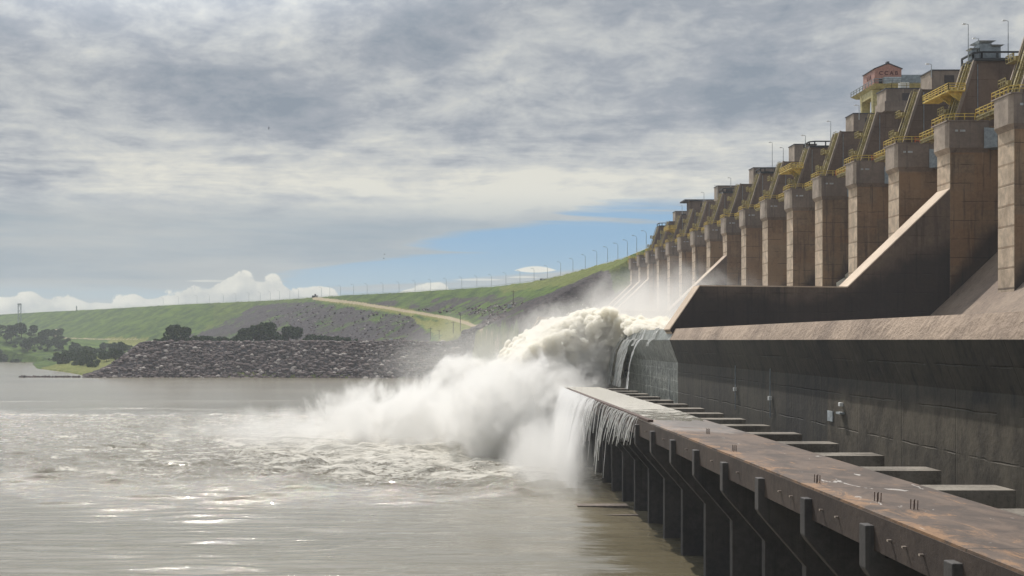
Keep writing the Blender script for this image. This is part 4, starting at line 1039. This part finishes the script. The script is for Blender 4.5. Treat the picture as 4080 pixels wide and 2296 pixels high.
def jet_mat():
    m = bpy.data.materials.new('aerated_water'); m.use_nodes = True; m.node_tree.nodes.clear(); k = NT(m.node_tree)
    out = k.new('ShaderNodeOutputMaterial'); v = k.new('ShaderNodeVolumePrincipled')
    v.inputs['Color'].default_value = (0.982, 0.966, 0.915, 1); v.inputs['Density'].default_value = 2.2; v.inputs['Anisotropy'].default_value = 0.3
    k.l.new(v.outputs[0], out.inputs['Volume']); return m
M['jet'] = jet_mat()
def jet():
    # cauliflower of churning water: overlapping lumps under the envelope of the jets, fused and roughened
    cen, rad = [], []
    es = [0, 1.5, 3.3, 7.5, 10.7, 15.3, 18.8, 21.5, 24, 27]; ez = [2.2, 4.6, 6.6, 5.7, 4.6, 2.4, -0.4, -3.0, -6.5, -11.5]
    for i in range(5200):
        s = rng.uniform(0.2, 25.5); y = 281+abs(rng.normal(0, 1))*60 if i > 2200 else rng.uniform(279, 297)
        if y > 440: continue
        x = 41-s; top = np.interp(s, es, ez)+fbm(np.array([s/3.5]), np.array([y/9.0]), seed=55, oct=2)[0]*2.0
        dwn = rng.random()**1.15*(9.5+0.12*s)
        rr = rng.uniform(.45, 1.5)*(0.8+0.012*s)
        z2 = top-rr-dwn
        y2 = y+dwn*0.55+max(0, s-12)*0.25
        if z2-rr < -13-0.2*s: continue
        cen.append((x+rng.normal(0, .5), y2, z2)); rad.append(rr)
    for i in range(900):                # water heaping over the lip and in the bucket behind it
        y = 258+rng.random()**0.7*75; x = 39.8+rng.random()**1.5*14; g = min(1, max(0, (y-258)/26))
        cen.append((x, y, 2.0+g*rng.uniform(0, 2.6)+fbm(np.array([x/4]), np.array([y/5]), seed=77, oct=2)[0]*0.8)); rad.append(rng.uniform(.35, .9)*(0.55+0.45*g))
    o = lumps_mesh('jet', cen, rad, M['churn'], 2, 0.03, None, True)
    rm = o.modifiers.new('remesh', 'REMESH'); rm.mode = 'VOXEL'; rm.voxel_size = 0.27; rm.use_smooth_shade = True
    dg = bpy.context.evaluated_depsgraph_get(); me = bpy.data.meshes.new_from_object(o.evaluated_get(dg)); 
    o.modifiers.clear(); o.data = me; me.materials.clear(); me.materials.append(M['jet'])
    n = len(me.vertices); co = np.empty(n*3); me.vertices.foreach_get('co', co); co = co.reshape(-1, 3)
    no = np.empty(n*3); me.vertices.foreach_get('normal', no); no = no.reshape(-1, 3)
    d = fbm(co[:, 0]/1.6, co[:, 1]/1.6, co[:, 2]/1.6, seed=101, oct=3, rough=0.6)
    b = 1-np.abs(fbm(co[:, 0]/2.6, co[:, 1]/2.6, co[:, 2]/2.6, seed=105, oct=3))*2
    d2 = fbm(co[:, 0]/0.7, co[:, 1]/0.7, co[:, 2]/0.7, seed=131, oct=2)
    co = co+no*(d*0.7+b*0.6+d2*0.35)[:, None]
    me.vertices.foreach_set('co', co.ravel()); me.polygons.foreach_set('use_smooth', np.ones(len(me.polygons), bool)); me.update()
    o.name = 'churning_jet'
    tag(o, 'cream coloured churning jet of water thrown off the spillway lip', 'water jet', None, 'stuff')
    pick = rng.integers(0, n, 9000); pick = pick[co[pick, 1] < 330][:5200]
    off = rng.exponential(0.55, len(pick)); P = co[pick]+no[pick]*off[:, None]+rng.normal(0, .25, (len(pick), 3))
    dr = lumps_mesh('jet_droplets', P, rng.uniform(.10, .34, len(pick))/(1+off*.4), M['jet'], 1, .2)
    tag(dr, 'loose clots of water torn off the churning jet', 'water', None, 'stuff')
    # white water sliding down the chute beyond the third bay
    cen = []; 
    for i in range(500):
        t = rng.random(); x = 66+t*32; y = rng.uniform(276, 296); z = np.interp(x, [66, 74, 80, 89.2, 98.7], [-7.2, -5.4, -1.6, 6.95, 16])+rng.uniform(0, 1.4)
        cen.append((x, y, z))
    o = lumps_mesh('chute_foam', cen, rng.uniform(.8, 1.9, 500), M['churn'], 1, .2, None, True); tag(o, 'white foaming water coming down the chute between two near piers', 'water', None, 'stuff')
    # splash mound where the far jets land
    return o
jet()

# spray: soft-edged volumes of fine droplets
def spray_mat(name, dens, nscale, lo, hi, an=0.25):
    m = bpy.data.materials.new(name); m.use_nodes = True; m.node_tree.nodes.clear(); k = NT(m.node_tree)
    out = k.new('ShaderNodeOutputMaterial'); v = k.new('ShaderNodeVolumePrincipled')
    v.inputs['Color'].default_value = (0.925, 0.92, 0.905, 1); v.inputs['Anisotropy'].default_value = an
    o = k.new('ShaderNodeTexCoord').outputs['Object']; p = k.new('ShaderNodeNewGeometry').outputs['Position']
    ln = k.new('ShaderNodeVectorMath', operation='LENGTH'); k.put(ln.inputs[0], o)
    fall = k.m('SUBTRACT', 1.0, ln.outputs['Value'])
    n = k.noise(k.scale(p, (1, 1, 0.8)), nscale, 7, 0.66, 1.4)
    d = k.m('ADD', fall, k.m('MULTIPLY', k.m('SUBTRACT', n, 0.5), 2.1))
    k.put(v.inputs['Density'], k.m('MULTIPLY', k.m('MULTIPLY', k.ss(d, lo, hi), k.ss(fall, 0.0, 0.25)), dens))
    k.l.new(v.outputs[0], out.inputs['Volume'])
    return m
def puff(cx, cy_, cz, rx, ry, rz, dens, nscale, lo, hi, label, tilt=0.0):
    v, f = ico(2)
    me = bpy.data.meshes.new('spray_cloud'); me.from_pydata((v*1.02).tolist(), [], f.tolist()); me.update()
    me.materials.append(spray_mat('spray', dens, nscale, lo, hi))
    o = bpy.data.objects.new('spray_cloud', me); C.objects.link(o); o.location = (cx, cy_, cz); o.scale = (rx, ry, rz); o.rotation_euler = (0, tilt, 0)
    tag(o, label, 'spray', None, 'stuff')
puff(0, 330, -26, 54, 60, 22, 0.30, 0.075, 0.34, 0.72, 'thick white bank of spray rising where the jets strike the river')
puff(6, 352, -14, 13, 24, 13, 0.40, 0.13, 0.22, 0.48, 'round head of spray standing above the bank of spray')
puff(20, 285, -17, 26, 46, 18, 0.30, 0.12, 0.20, 0.52, 'spray under the arc of the churning jet')
puff(17, 262, -18, 20, 18, 14, 0.30, 0.14, 0.18, 0.55, 'bright spray in front of the falling jet at the platform end')
puff(29, 292, 0, 17, 34, 12, 0.035, 0.22, 0.15, 0.60, 'fine torn spray round the churning jet')
puff(-38, 312, -26, 40, 60, 12, 0.035, 0.05, 0.15, 0.75, 'thin low mist drifting left over the river')
puff(58, 350, 4, 30, 130, 21, 0.026, 0.06, 0.22, 0.70, 'veil of mist rising in front of the far piers')
puff(20, 460, -9, 56, 140, 24, 0.006, 0.035, 0.15, 0.75, 'grey mist in front of the stone mole')
puff(34.0, 286, -5.5, 6.5, 13, 8, 0.22, 0.25, 0.15, 0.6, 'white veil between the lip falls and the churning jet')
puff(19, 226, -24, 10, 46, 13, 0.08, 0.14, 0.12, 0.6, 'mist at the foot of the falling curtain')

def curtain_volume():
    m = bpy.data.materials.new('falling_droplets'); m.use_nodes = True; m.node_tree.nodes.clear(); k = NT(m.node_tree)
    out = k.new('ShaderNodeOutputMaterial'); v = k.new('ShaderNodeVolumePrincipled')
    v.inputs['Color'].default_value = (0.975, 0.975, 0.97, 1); v.inputs['Anisotropy'].default_value = 0.15
    p = k.new('ShaderNodeNewGeometry').outputs['Position']; x, y, z = k.xyz(p)
    drop = k.m('MAXIMUM', k.m('SUBTRACT', -9.7, z), 0.0)
    s = k.noise(k.comb(0.0, k.m('MULTIPLY', y, 0.55), k.m('MULTIPLY', z, 0.05)), 1.0, 5, 0.72)
    cx = k.m('SUBTRACT', 24.35, k.m('MULTIPLY', k.m('SQRT', drop), k.m('ADD', 0.35, k.m('MULTIPLY', s, 0.9))))
    wd = k.m('ADD', 0.22, k.m('MULTIPLY', drop, 0.085))
    fx = k.ss(k.m('DIVIDE', k.m('ABSOLUTE', k.m('SUBTRACT', x, cx)), wd), 1.0, 0.2)
    st = k.noise(k.comb(k.m('MULTIPLY', x, 0.9), k.m('MULTIPLY', y, 1.3), k.m('MULTIPLY', z, 0.13)), 1.0, 6, 0.72, 0.5)
    far = k.m('ADD', k.ss(y, 176, 228, -0.15, 0.13), k.m('MULTIPLY', k.ss(y, 215, 178), k.ss(z, -11.5, -18.0, 0.0, -0.22)))
    d = k.ss(k.m('ADD', st, far), 0.47, 0.62)
    k.put(v.inputs['Density'], k.m('MULTIPLY', k.m('MULTIPLY', d, fx), k.ss(drop, 0.0, 3.0, 1.9, 0.75)))
    k.l.new(v.outputs[0], out.inputs['Volume'])
    try: m.cycles.volume_step_rate = 0.3
    except Exception: pass
    b = MB(); b.box(18.5, 24.42, 162, 262, WATER+.05, -9.55)
    tag(b.build('curtain_droplets', m, None, False, (21.5, 212, -17)), 'white falling droplets of the curtain pouring off the platform edge', 'waterfall', None, 'stuff')
curtain_volume()

# ------------------------------------------------------------------ trees
def tree_proto(name, leafmat, H, W, n, seed, trunk=True, low=False):
    r = np.random.default_rng(seed); root = empty(name, (0, 0, 0), 'x', 'tree' if not low else 'bush')
    if trunk:
        m = MB(); m.tube([(0, 0, -1), (0.1, 0, H*.35), (-.1, .1, H*.6)], [.45, .3, .18], 7)
        for a in range(5):
            an = a*1.3+r.random(); m.tube([(0, 0, H*.32+a*.3), (math.cos(an)*W*.28, math.sin(an)*W*.28, H*.6)], [.2, .08], 5)
        m.build('trunk', M['bark'], root, True)
    k = 9; cs = np.stack([r.normal(0, W*.2, k), r.normal(0, W*.2, k), r.uniform(H*.42, H*.8, k) if not low else r.uniform(H*.2, H*.6, k)], -1)
    rs = r.uniform(W*.16, W*.30, k)
    idx = r.integers(0, k, n); d = r.normal(0, 1, (n, 3)); d /= np.linalg.norm(d, axis=1)[:, None]
    d[:, 2] = np.abs(d[:, 2])*np.where(r.random(n) < .75, 1, -1)
    P = cs[idx]+d*(rs[idx]*r.uniform(.6, 1.08, n)**.6)[:, None]*np.array([1, 1, .8])
    P = P[P[:, 2] > H*.08]; n = len(P)
    s = r.uniform(.28, .62, n)*max(1, W/9); a = r.normal(0, 1, (n, 3)); a /= np.linalg.norm(a, axis=1)[:, None]
    b = np.cross(a, r.normal(0, 1, (n, 3))); b /= np.linalg.norm(b, axis=1)[:, None]
    V = np.stack([P-a*s[:, None]-b*s[:, None]*.6, P+a*s[:, None]-b*s[:, None]*.6, P+a*s[:, None]*.8+b*s[:, None]*.6, P-a*s[:, None]*.8+b*s[:, None]*.6], 1).reshape(-1, 3)
    me = bpy.data.meshes.new('crown'); me.from_pydata(V.tolist(), [], np.arange(4*n).reshape(-1, 4).tolist()); me.update(); me.materials.append(leafmat)
    o = bpy.data.objects.new('crown', me); C.objects.link(o); o.parent = root
    return root
def gz(x, y): return float(ground(np.array([[x]]), np.array([[y]]), False)[0, 0])
def trees():
    used = set()
    protos = {'dark': [tree_proto('tree', M['leaf_dark'], 11, 12, 1300, s) for s in (1, 2)], 'green': [tree_proto('tree', M['leaf_green'], 11, 12, 1300, s) for s in (3, 4)],
              'bush': [tree_proto('bush', M['leaf_green'], 4.5, 7, 500, s, False, True) for s in (5, 6)], 'dbush': [tree_proto('bush', M['leaf_dark'], 4.5, 7, 500, s, False, True) for s in (7, 8)]}
    def put(kind, x, Y, s, lab, grp, sx=1.0):
        j = random.randrange(2); pr = protos[kind][j]
        if pr.name not in used: used.add(pr.name); o = pr
        else: o = copy_tree(pr)
        X = (x-1765)*Y/5000; o.location = (X, Y, gz(X, Y)-.3); o.scale = (s*sx, s*sx, s); o.rotation_euler = (0, 0, random.uniform(0, 6.28))
        o['label'] = lab; o['group'] = grp
    # big single trees
    put('green', 460, 930, 0.95, 'round green tree standing alone left of the stone mole', 'trees behind the mole')
    put('dark', 690, 905, 1.15, 'broad dark tree at the left end of the mole top, left of a pair', 'trees behind the mole')
    put('dark', 738, 905, 1.0, 'broad dark tree at the left end of the mole top, right of a pair', 'trees behind the mole')
    mole = [(640, .5), (668, .6), (705, .6), (722, .5), (760, .7), (775, .6), (810, .55), (850, .65), (888, .5), (925, .6), (960, .65), (990, .7), (1035, .8), (1085, .75), (1130, .7), (1235, .7), (1270, .65), (1310, .6), (1347, .6), (1385, .5), (1410, .4), (620, .4), (655, .45), (790, .7), (830, .6), (870, .55), (905, .6), (945, .7), (975, .95), (1015, 1.1), (1060, 1.3), (1105, .9), (1150, 1.05), (1180, 1.0), (1215, .6), (1250, .75), (1290, .65), (1330, .6), (1365, .5)]
    mole.sort()
    for i, (x, s) in enumerate(mole):
        put('dark' if s > .9 else 'dbush', x, 900+random.uniform(-8, 14), s if s > .9 else s*1.9, f'dark tree on the stone mole, {ORDN(i)} from the left', 'trees along the mole top', 1.1)
    # forested rise at the far left
    bx = [(15, 1430, 1.5), (45, 1500, 2.1), (85, 1520, 2.0), (110, 1450, 1.6), (135, 1560, 1.5), (60, 1400, 1.3), (10, 1380, 1.3), (150, 1480, 1.2), (175, 1520, .9), (30, 1350, 1.1), (95, 1370, 1.1), (-20, 1450, 2.0), (-50, 1400, 1.8)]
    for i, (x, Y, s) in enumerate(sorted(bx)):
        put('dark', x, Y, s*0.8, f'tall dark tree on the far left wooded rise, {ORD[i]} from the left', 'trees on the far left rise')
    # scrub on the left bank
    k = 0
    cand = [(random.uniform(-60, 640), random.uniform(960, 1500)) for _ in range(400)]+[(random.uniform(-60, 300), random.uniform(1080, 1600)) for _ in range(300)]
    pos = []
    for x, Y in cand:
        X = (x-1765)*Y/5000; ds = float(-pl_dist(SHORE, np.array([X]), np.array([Y]))[0]); dc = float(pl_dist(CREST, np.array([X]), np.array([Y]))[0])
        if ds < 18 or dc < 118: continue
        if X > -262 and Y < 930: continue
        if x > 420 and random.random() < .5: continue
        pos.append((x, Y))
    random.shuffle(pos); pos = pos[:190]
    for i, (x, Y) in enumerate(pos):
        kd = random.choice(['bush', 'bush', 'dbush', 'green'])
        where = 'near the water' if Y < 1130 else 'below the grassy dam' if x > 250 else 'under the wooded rise'
        what = {'bush': 'light green low bush', 'dbush': 'dark green low bush', 'green': 'taller round green shrub'}[kd]
        put(kd, x, Y, random.uniform(.5, 1.15), f'{what} in the left bank scrub, {where}', 'shrubs on the left river bank')
    for pk in protos.values():
        for pr in pk:
            if pr.name not in used:
                for ch in list(pr.children): bpy.data.objects.remove(ch)
                bpy.data.objects.remove(pr)
trees()

# ------------------------------------------------------------------ small things on the slope and in the sky
def slope_pt(x, y, guess=(650, 1700)):
    for Y in np.arange(guess[0], guess[1], 2.0):
        X = (x-1765)*Y/5000; Z = (1356-y)*Y/5000
        if gz(X, Y) >= Z: return X, Y, gz(X, Y)
    return X, Y, Z
for i, (x, yb, h) in enumerate(((1715, 1357, 52), (1750, 1352, 36), (1806, 1330, 48), (1834, 1360, 72), (2045, 1385, 60))):
    X, Y, Z = slope_pt(x, yb, (880, 1400)); H = h*Y/5000; og = (X, Y, Z)
    r = empty('utility_pole', og, f'thin dark utility pole below the access track, {ORD[i]} from the left', 'pole', 'utility poles below the track')
    m = MB(); m.tube([(X, Y, Z-1), (X, Y, Z+H)], [.28, .2], 6); m.build('pole', M['bark'], r, False, og)
    m = MB(); m.bar((X-1.6, Y, Z+H*.92), (X+1.6, Y, Z+H*.92), .22); m.build('crossarm', M['bark'], r, False, og)
for x, yb, w, lab, yy in ((1558, 1377, 13, 'small pale marker board on the top of the stone mole', (860, 1000)), (2030, 1232, 16, 'small pale concrete box on the rocky slope below the crest', (700, 1400))):
    X, Y, Z = slope_pt(x, yb, yy); W = w*Y/5000; og = (X, Y, Z); r = empty('marker_board', og, lab, 'marker', None)
    m = MB(); m.box(X-W/2, X+W/2, Y-.3, Y+.1, Z+.4, Z+.4+W); m.build('board', M['light_metal'], r, False, og)
    m = MB(); m.box(X-.15, X+.15, Y-.1, Y+.1, Z-1, Z+.4); m.build('post', M['grey_metal'], r, False, og)
def pylon(x, ytop, Y, w, lab, cat, portal=True):
    X = (x-1765)*Y/5000; zt = (1356-ytop)*Y/5000; zb = gz(X, Y)-1; hw = w*Y/10000; og = (X, Y, zb)
    r = empty('transmission_tower', og, lab, cat)
    m = MB()
    tw = hw if portal else hw*.15
    for s in (-1, 1):
        for dy in (-1.2, 1.2): m.bar((X+s*hw, Y+dy, zb), (X+s*tw, Y+dy, zt), .5)
    n = 8
    for j in range(n):
        a, b2 = j/n, (j+1)/n; f = lambda t: hw+(tw-hw)*t; zz = lambda t: zb+(zt-zb)*t
        m.bar((X-f(a), Y-1.2, zz(a)), (X+f(b2), Y-1.2, zz(b2)), .3); m.bar((X+f(a), Y-1.2, zz(a)), (X-f(b2), Y-1.2, zz(b2)), .3)
    m.build('lattice', M['grey_metal'], r, False, og)
    m = MB(); 
    if portal: m.box(X-hw-.6, X+hw+.6, Y-1.6, Y+1.6, zt-1.8, zt)
    else: m.bar((X-hw*1.4, Y, zt-3), (X+hw*1.4, Y, zt-3), .5); m.bar((X-hw, Y, zt-6), (X+hw, Y, zt-6), .5)
    m.build('crossarm', M['grey_metal'], r, False, og)
pylon(78, 1210, 1900, 11, 'pale portal tower rising behind the trees at the far left', 'tower')
pylon(305, 1219, 2450, 6, 'tiny pointed lattice pylon beyond the grassy crest', 'pylon', False)
def bird(x, y, Y, s, roll, lab):
    X, _, Z = px(x, y, Y); og = (X, Y, Z)
    r = empty('bird', og, lab, 'bird', None)
    m = MB(); m.tube([(X-s*.5, Y, Z), (X-s*.3, Y, Z+.03), (X, Y, Z), (X+s*.3, Y, Z+.02), (X+s*.62, Y, Z)], [.02*s, .10*s, .13*s, .09*s, .05*s], 8)
    for sg in (-1, 1):
        c, sn = math.cos(roll), math.sin(roll)
        w = [(0.18, 0, 0), (-0.14, 0, 0), (-0.10, .55, .18), (0.12, .6, .2), (-0.02, 1.15, .08), (.1, 1.1, .08)]
        q = [(X+a*s, Y+sg*(b*c-0)*s*.5, Z+(b*sn+h2)*s*(1 if sg > 0 else -1 if roll > .8 else 1)) for a, b, h2 in w]
        m.add(q+[(a, b, c2+.03*s) for a, b, c2 in q], [(0,1,2,3),(3,2,4,5),(9,8,7,6),(11,10,8,9),(0,3,9,6),(3,5,11,9),(1,7,8,2),(2,8,10,4),(4,10,11,5)])
    m.build('body', M['black'], r, True, og)
bird(1071, 511, 300, .42, 1.1, 'tiny dark bird high in the left half of the grey sky')
bird(1532, 1014, 300, .35, .3, 'tiny dark bird low over the dam, upper one of a pair')
bird(1529, 1031, 300, .35, .5, 'tiny dark bird low over the dam, lower one of a pair')

# ------------------------------------------------------------------ air
def haze():
    m = bpy.data.materials.new('haze_air'); m.use_nodes = True; m.node_tree.nodes.clear(); k = NT(m.node_tree)
    out = k.new('ShaderNodeOutputMaterial'); v = k.new('ShaderNodeVolumePrincipled')
    v.inputs['Color'].default_value = (0.86, 0.92, 1.0, 1); v.inputs['Density'].default_value = 0.00012; v.inputs['Anisotropy'].default_value = 0.1
    k.l.new(v.outputs[0], out.inputs['Volume'])
    b = MB(); b.box(-2600, 1500, -400, 3100, WATER-45, 90); o = b.build('haze', m); tag(o, None, None, None, 'stuff')
haze()
